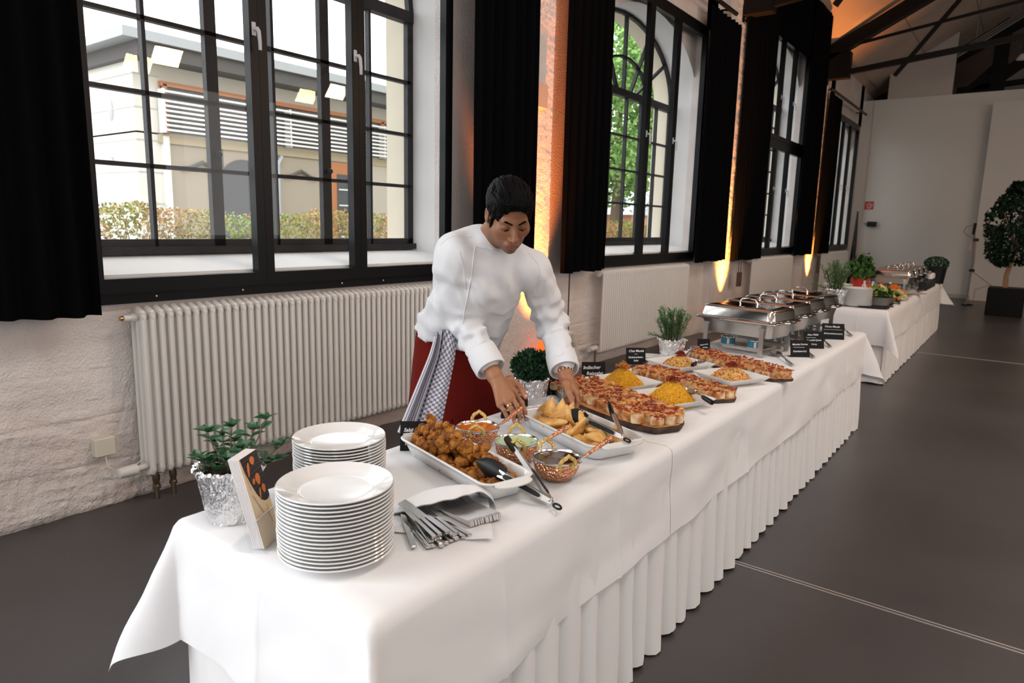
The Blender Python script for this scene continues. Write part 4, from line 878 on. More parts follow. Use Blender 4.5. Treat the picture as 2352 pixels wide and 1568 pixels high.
# ================================================================== TRAYS
def rrect(hx, hy, r, n=6):
    pts = []
    for cx, cy, a0 in ((hx - r, hy - r, 0), (-hx + r, hy - r, PI / 2), (-hx + r, -hy + r, PI), (hx - r, -hy + r, 1.5 * PI)):
        for k in range(n + 1): a = a0 + PI / 2 * k / n; pts.append((cx + r * math.cos(a), cy + r * math.sin(a)))
    return np.array(pts)
def loft_rr(mb, prof, ear=0.):
    rs = []
    for hx, hy, r, z in prof:
        p = rrect(hx, hy, r)
        rs.append(np.concatenate([p, np.full((len(p), 1), z)], 1))
    mb.rings(np.array(rs), True, True)
def baking_tray(label, x, y, ang, hx, hy, h):
    t = thing('baking_dish', label, 'dish', (x, y, Z0 + .001), ang); mb = MB()
    loft_rr(mb, [(hx - .035, hy - .035, .03, 0), (hx - .022, hy - .022, .035, .006), (hx - .010, hy - .010, .04, h * .6), (hx - .003, hy - .003, .042, h - .008), (hx + .005, hy + .005, .044, h - .005), (hx + .006, hy + .006, .044, h - .001), (hx + .002, hy + .002, .043, h + .001), (hx - .006, hy - .006, .04, h - .002), (hx - .014, hy - .014, .036, h * .55), (hx - .026, hy - .026, .032, .012), (hx - .045, hy - .045, .02, .008)])
    mb.build('dish_body', CERAMIC, t, sharp=60)
    for s in (1, -1):
        m2 = MB(); a = np.linspace(-PI / 2, PI / 2, 12); o_ = np.stack([hx + .004 + .032 * np.cos(a) ** .7, hy * .72 * np.sin(a)], 1) * [s, 1]; n = len(o_)
        i_ = np.stack([np.full(n, hx - .006), hy * .72 * np.sin(a)], 1) * [s, 1]
        rs = [np.concatenate([i_, np.full((n, 1), h - .009)], 1), np.concatenate([o_, np.full((n, 1), h - .007)], 1), np.concatenate([o_ * [1.003, 1], np.full((n, 1), h - .003)], 1), np.concatenate([i_, np.full((n, 1), h)], 1)]
        m2.rings(np.array(rs), closed=False); m2.build('ear_handle', CERAMIC, t)
    return t
T1 = (2.386, 1.512, math.radians(-17)); T2 = (2.482, 2.030, math.radians(-23))
baking_tray('white baking dish heaped with brown vegetable fritters', *T1, .258, .084, .060)
baking_tray('white baking dish of triangular samosas under the cook\'s hands', *T2, .243, .115, .060)
def place(T, u, v, z=0.): c, s = math.cos(T[2]), math.sin(T[2]); return (T[0] + u * c - v * s, T[1] + u * s + v * c, Z0 + z)
# fritters
PAK = M('fritter_crust', (.15, .042, .006), .62, var=(38, (.56, .22, .03), 5, .36, .62), bump=(160, .8, 5), spec=.35)
fr = []
for k in range(6):
    qq = np.random.default_rng(40 + k); cs = [(qq.normal(0, .011, 3), qq.uniform(.010, .016)) for _ in range(7)]
    def f(p, cs=cs, k=k):
        d = None
        for c, r in cs:
            e = np.linalg.norm(p - c, axis=1) - r; d = e if d is None else smin(d, e, .005)
        return d + .0052 * fbm(p, 330, 3, k) + .003 * fbm(p, 130, 2, k + 3)
    fr.append(nets_mesh('pakora', f, (-.045,) * 3, (.045,) * 3, .0026, PAK, 1))
q = np.random.default_rng(50); k = 0
for layer, (z, us, vs) in enumerate(((.030, np.arange(-.215, .22, .040), (-.046, -.016, .016, .046)), (.058, np.arange(-.215, .2, .041), (-.034, -.002, .030)), (.082, np.arange(-.205, .09, .044), (-.016, .018)), (.103, np.arange(-.195, -.02, .05), (.0,)))):
    for u in us:
        for v in vs:
            if layer == 0 and u > .03 and v < .0 and u < .2: z_ = .020
            else: z_ = z
            if layer and (u > .15 or (u > -.01 and v < .01)): continue
            if layer == 2 and u > .06: continue
            p = place(T1, u + q.normal(0, .006), v + q.normal(0, .006), z_ + q.normal(0, .004)); o = put('pakora', fr[k % 6], None, p, tuple(q.uniform(0, 6.28, 3)), (q.uniform(.82, 1.08),) * 3); k += 1
            tag(o, 'brown vegetable fritter, %s from the left in the %s of the %s layer' % (ORD[list(us).index(u)], ('front row', 'second row', 'third row', 'back row')[list(vs).index(v)], ('bottom', 'second', 'third', 'topmost')[layer]), 'fritter', 'fritters in the near baking dish')
# samosas
SAM = M('samosa_pastry', (.56, .26, .05), .5, var=(26, (.78, .49, .18), 4, .35, .65), bump=(70, .3, 4), spec=.4)
sm_ = []
for k in range(3):
    qq = np.random.default_rng(60 + k)
    def f(p, k=k):
        x, y, z = p[:, 0], p[:, 1], p[:, 2]; d = np.maximum.reduce([-y - .024, .866 * x + .5 * y - .024 - .002 * k, -.866 * x + .5 * y - .024])
        pl = np.abs(z) - (.0045 + .0105 * np.clip(-d / .024, 0, 1) ** .8); return smax(d, pl, .004) + .0012 * fbm(p, 260, 2, k)
    sm_.append(nets_mesh('samosa', f, (-.06, -.035, -.025), (.06, .06, .025), .0025, SAM, 1))
q = np.random.default_rng(66)
sam = []
for u in np.linspace(-.19, .165, 9): sam += [(u, -.045, .028, (q.normal(0, .3), q.normal(0, .3), q.uniform(0, 6))), (u + .01, .035, .028, (q.normal(0, .3), q.normal(0, .3), q.uniform(0, 6)))]
for u in np.arange(-.19, .05, .036): sam += [(u, q.uniform(-.02, .02), .066, (PI / 2 + q.normal(0, .25), q.normal(0, .2), q.uniform(-.9, .5)))]
for u, v in ((.05, -.03), (.02, .04), (.10, .02), (.15, -.02), (-.05, -.06), (-.12, .05), (.165, .04)): sam += [(u, v, .055, (q.normal(0, .4) + .5, q.normal(0, .4), q.uniform(0, 6)))]
sam_l = []
for i in range(len(sam)):
    if i < 18: sam_l.append('%s from the cook in the %s bottom row' % (ORD[i // 2], 'front' if i % 2 == 0 else 'back'))
    elif i < 25: sam_l.append('standing upright, %s from the cook' % ORD[i - 18])
    else: sam_l.append('lying loose on top, ' + ('under the tongs', 'beside the upright ones at the back', 'past the middle of the dish', 'near the free end in front', 'beside the upright ones in front', 'behind the upright ones', 'at the free end at the back')[i - 25])
for i, (u, v, z, r) in enumerate(sam):
    o = put('samosa', sm_[i % 3], None, place(T2, u, v, z), r, (1.12,) * 3); tag(o, 'golden triangular samosa, %s' % sam_l[i], 'samosa', 'samosas in the far baking dish')
# ================================================================== TONGS
def tongs(label, piv, tips, loop, headL=.098):
    t = thing('serving_tongs', label, 'tongs', piv); piv = np.array(piv)
    for ti, up in tips:
        d = np.array(ti) - piv; L_ = np.linalg.norm(d); d /= L_; side = np.cross(up, d); side /= np.linalg.norm(side); nz = np.cross(d, side)
        def X(a, s_, n_): return d * a + side * s_ + nz * n_
        mb = MB(); rs = []
        for a, w_, hh in ((.0, .008, .004), (.03, .010, .006), (.16, .0115, .006), (L_ - headL, .0125, .006), (L_ - headL + .02, .0135, .005)): rs.append([X(a, -w_, -hh), X(a, -w_ * .8, hh), X(a, w_ * .8, hh), X(a, w_, -hh)])
        mb.rings(np.array(rs), True, True); mb.build('arm', STEEL_B, t, smooth=False)
        mb = MB(); rs = []
        for a, w_ in ((.035, .002), (.040, .006), (.055, .0075), (.14, .0085), (.155, .007), (.160, .002)): rs.append([X(a, -w_, .0055), X(a, -w_ * .8, .0085), X(a, w_ * .8, .0085), X(a, w_, .0055)])
        mb.rings(np.array(rs), True, True); mb.build('grip', BLACK_P, t)
        mb = MB(); n = 15; P = []
        for i in range(n):
            s_ = i / (n - 1); a = L_ - headL + headL * s_; w_ = .0135 + .0135 * math.sin(PI * min(1, s_ * .9 + .05)) ** .8 - .010 * s_ ** 4 + .0012 * (i % 2); P.append([X(a, v * w_, .006 - .012 * v * v * (1 - .3 * s_)) for v in np.linspace(-1, 1, 7)])
        P = np.array(P); mb.grid(P); mb.grid((P - nz * .003)[::-1]); mb.build('scoop_head', BLACK_P, t)
    d = np.array(loop) - piv; mb = MB(); c = d * .6; u = d / np.linalg.norm(d); s_ = np.cross((0, 0, 1), u)
    mb.tube([tuple(c + u * .014 * math.cos(a) + s_ * .009 * math.sin(a)) for a in np.linspace(0, 2 * PI, 17)], .0032, 6, cap=False); mb.build('hanging_loop', BLACK_P, t)
    mb = MB(); mb.tube([(0, 0, -.012), (0, 0, .012)], .0035, 8); mb.build('rivet', STEEL, t)
tongs('black headed steel tongs resting on the near baking dish and the cloth', (2.745, 1.468, Z0 + .018), [((2.497, 1.450, Z0 + .080), (0, -1, .3)), ((2.445, 1.662, Z0 + .090), (.30, .50, .80))], (2.785, 1.452, Z0 + .012))
tongs('black headed steel tongs lying across the samosa dish', (2.700, 1.955, Z0 + .072), [((2.430, 2.045, Z0 + .088), (-.3, -.95, .3)), ((2.545, 2.135, Z0 + .125), (.75, .65, .25))], (2.735, 1.938, Z0 + .066))
# ================================================================== COPPER BOWLS
COPPER = M('hammered_copper', (.78, .36, .20), .26, 1., bump=(110, .9, 1, 'vor')); COPPER2 = M('chased_copper', (.80, .38, .22), .24, 1., bump=(120, 1., 2)); BRASS = M('chased_brass', (.80, .58, .20), .3, 1., bump=(260, .8, 2))
def bowl(label, sauce_name, sauce_label, x, y, R_, sauce, hang, lad, ladlabel):
    t = thing('copper_bowl', label, 'bowl', (x, y, Z0 + .001)); mb = MB()
    mb.lathe([(0, .0), (R_ * .55, 0), (R_ * .62, .004), (R_ * .86, .022), (R_ * .95, .040), (R_ * .965, .052), (R_ * .985, .062)], 48); mb.build('copper_shell', COPPER, t)
    mb = MB(); mb.lathe([(R_ * .985, .061), (R_ * 1.02, .0655), (R_ * 1.02, .0685), (R_ * .985, .069), (R_ * .95, .064), (R_ * .93, .045), (R_ * .80, .02), (0, .01)], 48); mb.build('steel_lining', STEEL, t)
    for s in (0, PI):
        a = hang + s; c, sn = math.cos(a), math.sin(a); mb = MB(); pts = []
        for q_ in np.linspace(-.75, PI + .75, 15): rr = .024; v = rr * math.cos(q_); zz = .060 + .008 + rr * .95 * math.sin(q_) + (.006 if abs(q_ - PI / 2) < .2 else 0); o_ = R_ * 1.0 + .006 + .007 * math.sin(q_); pts.append((c * o_ - sn * v, sn * o_ + c * v, zz))
        mb.tube(pts, .0062, 8); mb.build('brass_handle', BRASS, t)
    s_ = thing(sauce_name, sauce_label, 'sauce', (x, y, Z0 + .0635)); mb = MB(); n = 40; rs = []
    for r in (R_ * .945, R_ * .7, R_ * .4, R_ * .15): a = np.arange(n) * 2 * PI / n; p = np.stack([r * np.cos(a), r * np.sin(a), np.zeros(n)], 1); p[:, 2] = .0015 * fbm(p, 60, 2, 3) * (r < R_ * .9); rs.append(p)
    mb.rings(np.array(rs)[::-1].copy() if False else np.array(rs), False, True); o = mb.build('sauce_surface', sauce, s_); o['kind'] = 'stuff'
    (x0, y0, z0), (x1, y1, z1) = lad; L0 = np.array([x0, y0, z0]); L1 = np.array([x1, y1, z1]); d = (L1 - L0)
    l = thing('copper_ladle', ladlabel, 'ladle', tuple(L0)); mb = MB(); mb.tube([tuple(d * u) for u in (.12, .3, .5, .75, .97, 1.0)], [.0040, .0055, .0068, .0080, .0088, .0075], 10); mb.build('handle', COPPER2, l)
    mb = MB(); mb.tube([tuple(-d * .12), tuple(d * .14)], .0032, 8); b0 = -d * .14; mb.lathe([(0, -.010), (.014, -.006), (.021, .003), (.022, .005), (.019, .003), (0, -.008)], 16, tuple(b0)); mb.build('scoop', STEEL, l)
HA = math.atan2(-.80, .60)
bowl('copper bowl of orange sauce, nearest the cook', 'orange_sauce', 'orange red sauce in the copper bowl nearest the cook', 2.255, 1.745, .072, M('orange_sauce', (.55, .115, .008), .12, var=(45, (.62, .17, .015), 3)), HA, ((2.300, 1.800, Z0 + .064), (2.292, 1.948, Z0 + .098)), 'copper handled ladle in the orange sauce bowl')
bowl('copper bowl of pale green sauce, middle of the three', 'green_sauce', 'pale green sauce in the middle copper bowl', 2.448, 1.708, .071, M('green_sauce', (.46, .64, .36), .3, var=(40, (.50, .68, .41), 3)), HA, ((2.515, 1.752, Z0 + .064), (2.545, 1.865, Z0 + .098)), 'copper handled ladle in the green sauce bowl')
bowl('copper bowl of dark brown sauce, nearest the table edge', 'brown_sauce', 'dark brown sauce in the copper bowl nearest the table edge', 2.632, 1.662, .072, M('brown_sauce', (.045, .014, .008), .08, spec=.6), HA + .35, ((2.694, 1.690, Z0 + .064), (2.722, 1.836, Z0 + .104)), 'copper handled ladle in the dark sauce bowl')
# ================================================================== BOARDS WITH WRAP SLICES
WOODT = M('board_wood', (.50, .20, .06), .5, var=(7, (.62, .28, .09), 5)); BARKD = M('dark_bark', (.035, .020, .014), .85, var=(26, (.10, .055, .035), 5), bump=(60, 1., 6))
WRAP = M('wrap_bread', (.46, .17, .035), .6, var=(22, (.86, .66, .42), 4, .40, .60), bump=(90, .25, 4), spec=.3); WRAPT = M('wrap_filling', (.40, .085, .012), .6, var=(64, (.82, .46, .15), 4, .36, .62), bump=(160, .7, 4), spec=.3)
SAUCE_R = M('red_chilli_relish', (.24, .014, .006), .3, var=(120, (.42, .035, .01), 3), bump=(200, .9, 3), spec=.5); GREENB = M('green_herb', (.14, .24, .04), .6)
wr = []
for k in range(5):
    qq = np.random.default_rng(70 + k); mb = MB(); n = 14; a = np.arange(n) * 2 * PI / n; sh_ = 1 + .10 * np.sin(2 * a + k) + .06 * qq.normal(size=n); slant = qq.normal(0, .10, 2)
    def ring(s, z): p = np.stack([.0215 * s * sh_ * np.cos(a), .0185 * s * sh_ * np.sin(a), np.full(n, z)], 1); p[:, 2] += (p[:, 0] * slant[0] + p[:, 1] * slant[1]) * (z > .01); return p
    mb.rings(np.array([ring(.92, 0), ring(1.02, .006), ring(1.0, .018), ring(.95, .0265)]), True, False, 0)
    t_ = [ring(.95, .0265), ring(.80, .0285), ring(.62, .0268), ring(.45, .0290), ring(.2, .0275)]
    for p in t_[1:]: p[:, 2] += .0014 * qq.normal(size=n)
    mb.rings(np.array(t_), False, True, 1); wr.append(mb.mesh('wrap_slice', [WRAP, WRAPT]))
rel = []
for k in range(4):
    cs = [(np.random.default_rng(80 + k + 9 * j).normal(0, 1, 3) * [.009, .007, .0008], .0040) for j in range(9)]
    def f(p, cs=cs, k=k):
        d = None
        for c, r in cs: e = np.linalg.norm((p - c) * [1, 1, 1.4], axis=1) - r; d = e if d is None else smin(d, e, .003)
        return d + .0012 * fbm(p, 320, 2, k)
    rel.append(nets_mesh('red_relish', f, (-.03, -.03, -.01), (.03, .03, .012), .0022, SAUCE_R, 0))
def board(label, x, y, ang, L_, Wd, seed, piece_label, group, pitch, rows, th=.030, psc=1., red=.6, bark=1.):
    t = thing('wooden_board', label, 'board', (x, y, Z0 + .001), ang); q = np.random.default_rng(seed); n = 120; a = np.arange(n) * 2 * PI / n
    ex = np.sign(np.cos(a)) * np.abs(np.cos(a)) ** .72 * L_ / 2; ey = np.sign(np.sin(a)) * np.abs(np.sin(a)) ** .72 * Wd / 2
    ed = np.stack([ex, ey], 1); w1 = 1 + .018 * np.sin(a * 5 + seed) + .012 * np.sin(a * 11)
    def ring(s, z, am=0.): p = np.concatenate([ed * (w1 * s)[:, None], np.full((n, 1), z)], 1); d = p[:, :2] / np.linalg.norm(p[:, :2], axis=1)[:, None]; p[:, :2] += d * (am * fbm(p + seed, 140, 3, seed))[:, None]; return p
    mb = MB(); mb.rings(np.array([ring(.95, th - .004), ring(.99, th - .002, .001), ring(.985, th, .001), ring(.5, th)]), False, True); mb.build('top_slab', WOODT, t, sharp=30)
    mb = MB(); mb.rings(np.array([ring(.93, 0), ring(.985, .003, .003 * bark), ring(1.0, th * .35, .006 * bark), ring(1.0, th * .65, .006 * bark), ring(.99, th - .003, .003 * bark)]), True, False); mb.build('bark_edge', BARKD, t, smooth=True, sharp=30)
    c, s = math.cos(ang), math.sin(ang); k = 0
    for j in range(rows):
        v = (j - (rows - 1) / 2) * (Wd * .86 / rows)
        half = L_ / 2 * (1 - (abs(v) / (Wd / 2)) ** 2.8) ** (1 / 2.8) - .028; m_ = int(2 * half / pitch)
        for i in range(m_ + 1):
            u = -half + 2 * half * (i / max(m_, 1)) + q.normal(0, .0025); vv = v + q.normal(0, .003); z = Z0 + .0015 + th
            o = put('wrap_slice', wr[k % 5], None, (x + u * c - vv * s, y + u * s + vv * c, z), (q.normal(0, .05), q.normal(0, .05), ang + q.uniform(0, 6.28)), tuple(q.uniform(.9, 1.08, 3) * psc)); tag(o, piece_label % (ORD[i], ('front', 'second', 'third', 'fourth', 'fifth')[j]), 'wrap slice', group); k += 1
            if q.random() < red: put('red_relish', rel[k % 4], o, (q.normal(0, .004), q.normal(0, .004), .029), (0, 0, q.uniform(0, 6)), (1.35, 1.2, 1.))
    return t
board('large bark edged wooden board nearest the cook, covered with wrap slices', 2.384, 2.480, math.radians(-25.5), .74, .295, 3, 'wrap slice, %s from the wall end in the %s row of the nearest board', 'wrap slices on the nearest board', .054, 5, .030, 1.22, .75)
board('slim wooden board of wrap slices between the rice and chickpea dishes', 2.441, 3.045, math.radians(-26.5), .64, .215, 5, 'wrap slice, %s from the wall end in the %s row of the middle board', 'wrap slices on the middle board', .049, 4, .020, 1.08, .5, .4)
board('long pointed wooden board of wrap slices behind the chickpea dishes', 2.495, 3.675, math.radians(-27.5), .70, .225, 6, 'wrap slice, %s from the wall end in the %s row of the farthest board', 'wrap slices on the farthest board', .050, 4, .020, 1.1, .8, .6)
# ================================================================== SQUARE DISHES WITH SALADS
def sq_dish(label, x, y, ang, hs=.134):
    t = thing('square_dish', label, 'dish', (x, y, Z0 + .001), ang); mb = MB()
    loft_rr(mb, [(hs * .62, hs * .62, .012, 0), (hs * .66, hs * .66, .012, .003), (hs * .84, hs * .84, .012, .017), (hs, hs, .010, .038), (hs, hs, .010, .041), (hs * .975, hs * .975, .010, .0405), (hs * .80, hs * .80, .012, .020), (hs * .64, hs * .64, .012, .0085)]); mb.build('dish_body', CERAMIC, t, sharp=30)
DI = [(2.236, 2.838, -18), (2.534, 2.722, -24), (2.258, 3.455, -24), (2.580, 3.335, -26)]
for (x, y, a), lb in zip(DI, ('square white dish of yellow rice nearer the wall', 'square white dish of yellow rice nearer the table edge', 'square white dish of chickpea salad nearer the wall', 'square white dish of chickpea salad nearer the table edge')): sq_dish(lb, x, y, math.radians(a))
RICE = M('yellow_rice', (.86, .44, .010), .5, var=(90, (.92, .60, .05), 2)); RICEB = M('rice_mound', (.76, .36, .008), .6, bump=(220, 1., 3)); CARROT = M('grated_carrot', (.72, .19, .01), .5); SPROUT = M('green_sprout', (.16, .30, .05), .5); SPICE = M('spice_speck', (.30, .12, .03), .6)
def cone_r(z, R_, H): u = np.clip(z / H, 0, 1); return R_ * (1 - u ** 1.05) * (1 + .08 * np.sin(PI * u)) + .022 * np.sqrt(np.clip(1 - u, 0, 1)) * u
def mound(name, label, x, y, R_, H, grain, gm, n, seed, base_mat, top, extra=()):
    t = thing(name, label, 'salad', (x, y, Z0 + .008)); q = np.random.default_rng(seed); mb = MB(); zz = np.linspace(0, H, 14); a = np.arange(40) * 2 * PI / 40; rs = []
    for z in zz: p = np.stack([np.cos(a), np.sin(a), np.zeros(40)], 1); r = cone_r(z, R_, H) * (1 + .07 * fbm(p * .1 + [0, 0, z], 30, 2, seed)); p = p * r[:, None]; p[:, 2] = z; rs.append(p)
    mb.rings(np.array(rs), False, True); mb.build('mound', base_mat, t)['kind'] = 'stuff'
    gv, gf = grain; gv = np.array(gv); G = MB(); u = q.random(n); z = H * (1 - np.sqrt(1 - u * .985)); an = q.uniform(0, 2 * PI, n); r = cone_r(z, R_, H) * (1 + .07 * q.normal(size=n) * .6)
    C = np.stack([r * np.cos(an), r * np.sin(an), np.maximum(z, .002)], 1)
    for mi_ in range(len(gm)):
        sel = np.where(np.arange(n) * 7919 % len(gm) == mi_)[0]
        for i in sel:
            A = q.normal(size=(3, 3)); A, _ = np.linalg.qr(A); G.add(gv @ A + C[i], gf, mi_)
    G.build('grains', list(gm), t)['kind'] = 'stuff'
    for nm, mat, cnt, R2, h0, ln, th in top:
        T_ = MB()
        for i in range(cnt):
            a_ = q.uniform(0, 6.28); rr = R2 * math.sqrt(q.random()); p = np.array([rr * math.cos(a_), rr * math.sin(a_), H + h0 * q.random() * (1 - rr / R2)]); d = q.normal(size=3) * [1, 1, .5]; d = d / np.linalg.norm(d) * ln; T_.tube([tuple(p - d / 2), tuple(p + [0, 0, .003]), tuple(p + d / 2)], th, 4, cap=False)
        T_.build(nm, mat, t)['kind'] = 'stuff'
    return t
gr_ = ([(-.0052, 0, 0), (0, .0017, 0), (0, 0, .0017), (0, -.0017, 0), (0, 0, -.0017), (.0052, 0, 0)], [(0, 2, 1), (0, 3, 2), (0, 4, 3), (0, 1, 4), (5, 1, 2), (5, 2, 3), (5, 3, 4), (5, 4, 1)])
bm_ = []; 
import bmesh
def ico(r, sub=1):
    b_ = bmesh.new(); bmesh.ops.create_icosphere(b_, subdivisions=sub, radius=r); v = [tuple(x.co) for x in b_.verts]; f = [tuple(x.index for x in y.verts) for y in b_.faces]; b_.free(); return v, f
mound('rice_salad', 'mound of yellow rice topped with carrot and green sprouts, nearer the wall', *DI[0][:2], .098, .098, gr_, [RICE], 3600, 1, RICEB, [('carrot_topping', CARROT, 46, .030, .026, .030, .0016), ('sprout_topping', SPROUT, 26, .022, .040, .030, .0011)])
mound('rice_salad', 'mound of yellow rice topped with dark red relish, nearer the table edge', *DI[1][:2], .100, .100, gr_, [RICE], 3800, 2, RICEB, [('relish_topping', SAUCE_R, 60, .028, .022, .022, .0020)])
CHICK = M('chickpea', (.70, .33, .07), .45, var=(60, (.76, .47, .19), 2)); TOM = M('tomato_dice', (.50, .09, .02), .4); CUC = M('cucumber_dice', (.17, .22, .03), .5)
mound('chickpea_salad', 'mound of chickpea salad with red topping, nearer the wall', *DI[2][:2], .095, .072, ico(.0056, 1), [CHICK, CHICK, CHICK, CHICK, CUC, TOM], 620, 3, CHICK, [('relish_topping', SAUCE_R, 60, .026, .024, .022, .0020)])
mound('chickpea_salad', 'mound of chickpea salad with red topping, nearer the table edge', *DI[3][:2], .100, .078, ico(.0056, 1), [CHICK, CHICK, CHICK, CHICK, CUC, TOM], 660, 4, CHICK, [('relish_topping', SAUCE_R, 64, .028, .024, .022, .0020)])
# ================================================================== SPOONS
def spoon(label, bowl_p, end_p, black=True, sc=1., name='serving_spoon', tilt=0.):
    B_ = Vector(bowl_p); E_ = Vector(end_p); d = E_ - B_; L_ = d.length; t = thing(name, label, 'spoon'); t.matrix_world = orient(B_, d)
    mb = MB(); P = []; 
    for i in range(9):
        r = i / 8; ring = []
        for j in range(18): a = 2 * PI * j / 18; ring.append((.045 * sc * r * math.cos(a) * (1.0), .031 * sc * r * math.sin(a), -.016 * sc * (1 - r * r)))
        P.append(ring)
    mb.rings(np.array(P)[1:], True, False); mb.rings((np.array(P)[1:] - [0, 0, .0015])[:, ::-1], True, False); mb.build('spoon_bowl', STEEL, t)
    mb = MB(); mb.tube([(.040 * sc, 0, 0), (.07 * sc, 0, .006 * sc), (L_ * .6, 0, .006 * sc), (L_ * (.66 if black else .98), 0, 0)], [.005 * sc, .0045 * sc, .004 * sc, .006 * sc], 8); mb.build('shaft', STEEL, t)
    if black: mb = MB(); mb.tube([(L_ * .55, 0, .003), (L_ * .62, 0, .001), (L_ * .97, 0, 0), (L_, 0, 0)], [.008 * sc, .011 * sc, .012 * sc, .010 * sc], 12); mb.build('grip', BLACK_P, t)
    else: mb = MB(); mb.tube([(L_ * .6, 0, .003), (L_ * .68, 0, .002), (L_ * .98, 0, 0), (L_, 0, 0)], [.005 * sc, .008 * sc, .010 * sc, .006 * sc], 10, flat=.5); mb.build('grip', STEEL_B, t)
spoon('serving spoon with black grip leaning in the rice dish at the table edge', (2.600, 2.770, Z0 + .062), (2.735, 2.668, Z0 + .052), True, .9)
spoon('serving spoon with black grip resting in the chickpea dish nearer the wall', (2.372, 3.455, Z0 + .060), (2.380, 3.325, Z0 + .058), True, .85)
spoon('serving spoon tipped up behind the chickpea dish beside the rosemary pot', (2.175, 3.870, Z0 + .055), (2.245, 3.52, Z0 + .045), False, 1.0)
spoon('steel spoon with reflective bowl lying before the nearest chafing dish', (2.545, 4.225, Z0 + .022), (2.715, 3.955, Z0 + .010), False, 1.15)
spoon('steel spoon mostly hidden behind the Mumbai Korma card', (2.62, 4.52, Z0 + .022), (2.745, 4.305, Z0 + .010), False, 1.1)
spoon('steel spoon mostly hidden behind the Aloo Palak card', (2.62, 5.00, Z0 + .022), (2.735, 4.79, Z0 + .010), False, 1.1)
spoon('steel spoon with reflective bowl at the far end of the front table', (2.60, 5.72, Z0 + .022), (2.742, 5.42, Z0 + .010), False, 1.2)
ov = thing('serving_plate', 'small oval white plate in front of the rosemary pot', 'plate', (2.03, 3.60, Z0 + .001), .4); mb = MB(); mb.lathe([(0, .003), (.07, 0), (.085, .006), (.115, .018), (.117, .020), (.112, .020), (.08, .010), (0, .007)], 32); o = mb.build('plate_body', CERAMIC, ov); o.scale = (1, .62, 1)
gl = thing('small_glass', 'small clear glass on the cloth behind the cook\'s left hand', 'glass', (2.185, 2.405, Z0 + .001)); mb = MB(); mb.lathe([(0, 0), (.022, 0), (.024, .004), (.030, .06), (.0288, .06), (.022, .008), (0, .007)], 24); mb.build('glass_body', glass_pane('clear_glass', .14, (.93, .95, .96), .02), gl)
# ================================================================== CHAFING DISHES
CHS = M('chafer_steel', (.70, .69, .67), .13, 1.); CHB = M('chafer_satin', (.55, .54, .52), .30, 1.); CANB = M('fuel_can_blue', (.03, .19, .27), .45); CANW = M('can_label_white', (.65, .66, .66), .5)
def chafer(label, x, y, ang, hx=.255, hy=.175):
    t = thing('chafing_dish', label, 'chafing dish', (x, y, Z0 + .001), ang)
    mb = MB(); loft_rr(mb, [(hx - .05, hy - .05, .03, .105), (hx - .035, hy - .035, .04, .112), (hx - .020, hy - .020, .04, .185), (hx - .012, hy - .012, .04, .192), (hx - .005, hy - .005, .04, .20)]); mb.build('water_pan', CHB, t, sharp=50)
    mb = MB(); loft_rr(mb, [(hx + .012, hy + .012, .035, .200), (hx + .014, hy + .014, .035, .205), (hx + .010, hy + .010, .035, .210)]); mb.build('pan_rim', CHS, t, sharp=60)
    mb = MB(); loft_rr(mb, [(hx + .004, hy + .004, .035, .211), (hx + .004, hy + .004, .035, .216), (hx - .010, hy - .010, .035, .220), (hx - .018, hy - .018, .035, .268), (hx - .026, hy - .026, .034, .280), (hx - .045, hy - .045, .03, .285), (hx - .09, hy - .09, .02, .286)]); lid = mb.build('lid', CHS, t, sharp=60)
    mb = MB(); mb.tube([(-.055, 0, .284), (-.060, 0, .300), (-.045, 0, .322), (0, 0, .328), (.045, 0, .322), (.060, 0, .300), (.055, 0, .284)], .0055, 8); mb.build('lid_handle', CHS, lid)
    for sx in (-1, 1):
        mb = MB(); mb.tube([(sx * (hx + .005), -.05, .205), (sx * (hx + .035), -.04, .207), (sx * (hx + .035), .04, .207), (sx * (hx + .005), .05, .205)], .006, 8); mb.build('side_handle', CHS, t)
        for sy in (-1, 1):
            mb = MB(); x0 = sx * (hx - .07); y0 = sy * (hy - .004); mb.box((x0 - .014, y0 - .004, 0), (x0 + .014, y0 + .004, .178)); mb.box((x0 - .018, y0 - .010, .160), (x0 + .018, y0 + .010, .178)); mb.box((x0 - .016, y0 - .022 * (sy > 0) - .0, 0), (x0 + .016, y0 + .022 * (sy < 0), .005)); mb.build('leg', CHB, t, smooth=False)
    for sy in (-1, 1):
        mb = MB(); mb.box((-hx + .07, sy * (hy - .012) - .003, .028), (hx - .07, sy * (hy - .012) + .003, .045)); mb.build('rail', CHB, t, smooth=False)
    mb = MB(); mb.box((-hx + .10, -.07, .030), (hx - .10, .07, .034)); mb.build('burner_shelf', CHB, t, smooth=False)
    for sx in (-.09, .09):
        mb = MB(); mb.lathe([(0, .034), (.044, .034), (.044, .038)], 20, (sx, -.06, 0), 1); mb.lathe([(.044, .038), (.044, .078)], 20, (sx, -.06, 0), 0); mb.lathe([(.044, .078), (.045, .084), (.036, .084), (.034, .080), (0, .080)], 20, (sx, -.06, 0), 2)
        mb.box((sx + .02, -.1065, .042), (sx + .032, -.096, .076), 1); mb.build('fuel_can', [CANB, CANW, CHS], t)
for i, (yy, lb) in enumerate(((4.30, 'steel chafing dish nearest the camera, with blue fuel cans under it'), (4.69, 'second steel chafing dish, behind the nearest one'), (5.09, 'third steel chafing dish, before the farthest of the front table'), (5.48, 'farthest steel chafing dish of the front table, beside the plate stacks'))):
    chafer(lb, 2.335 + .002 * i, yy, math.radians(-10))
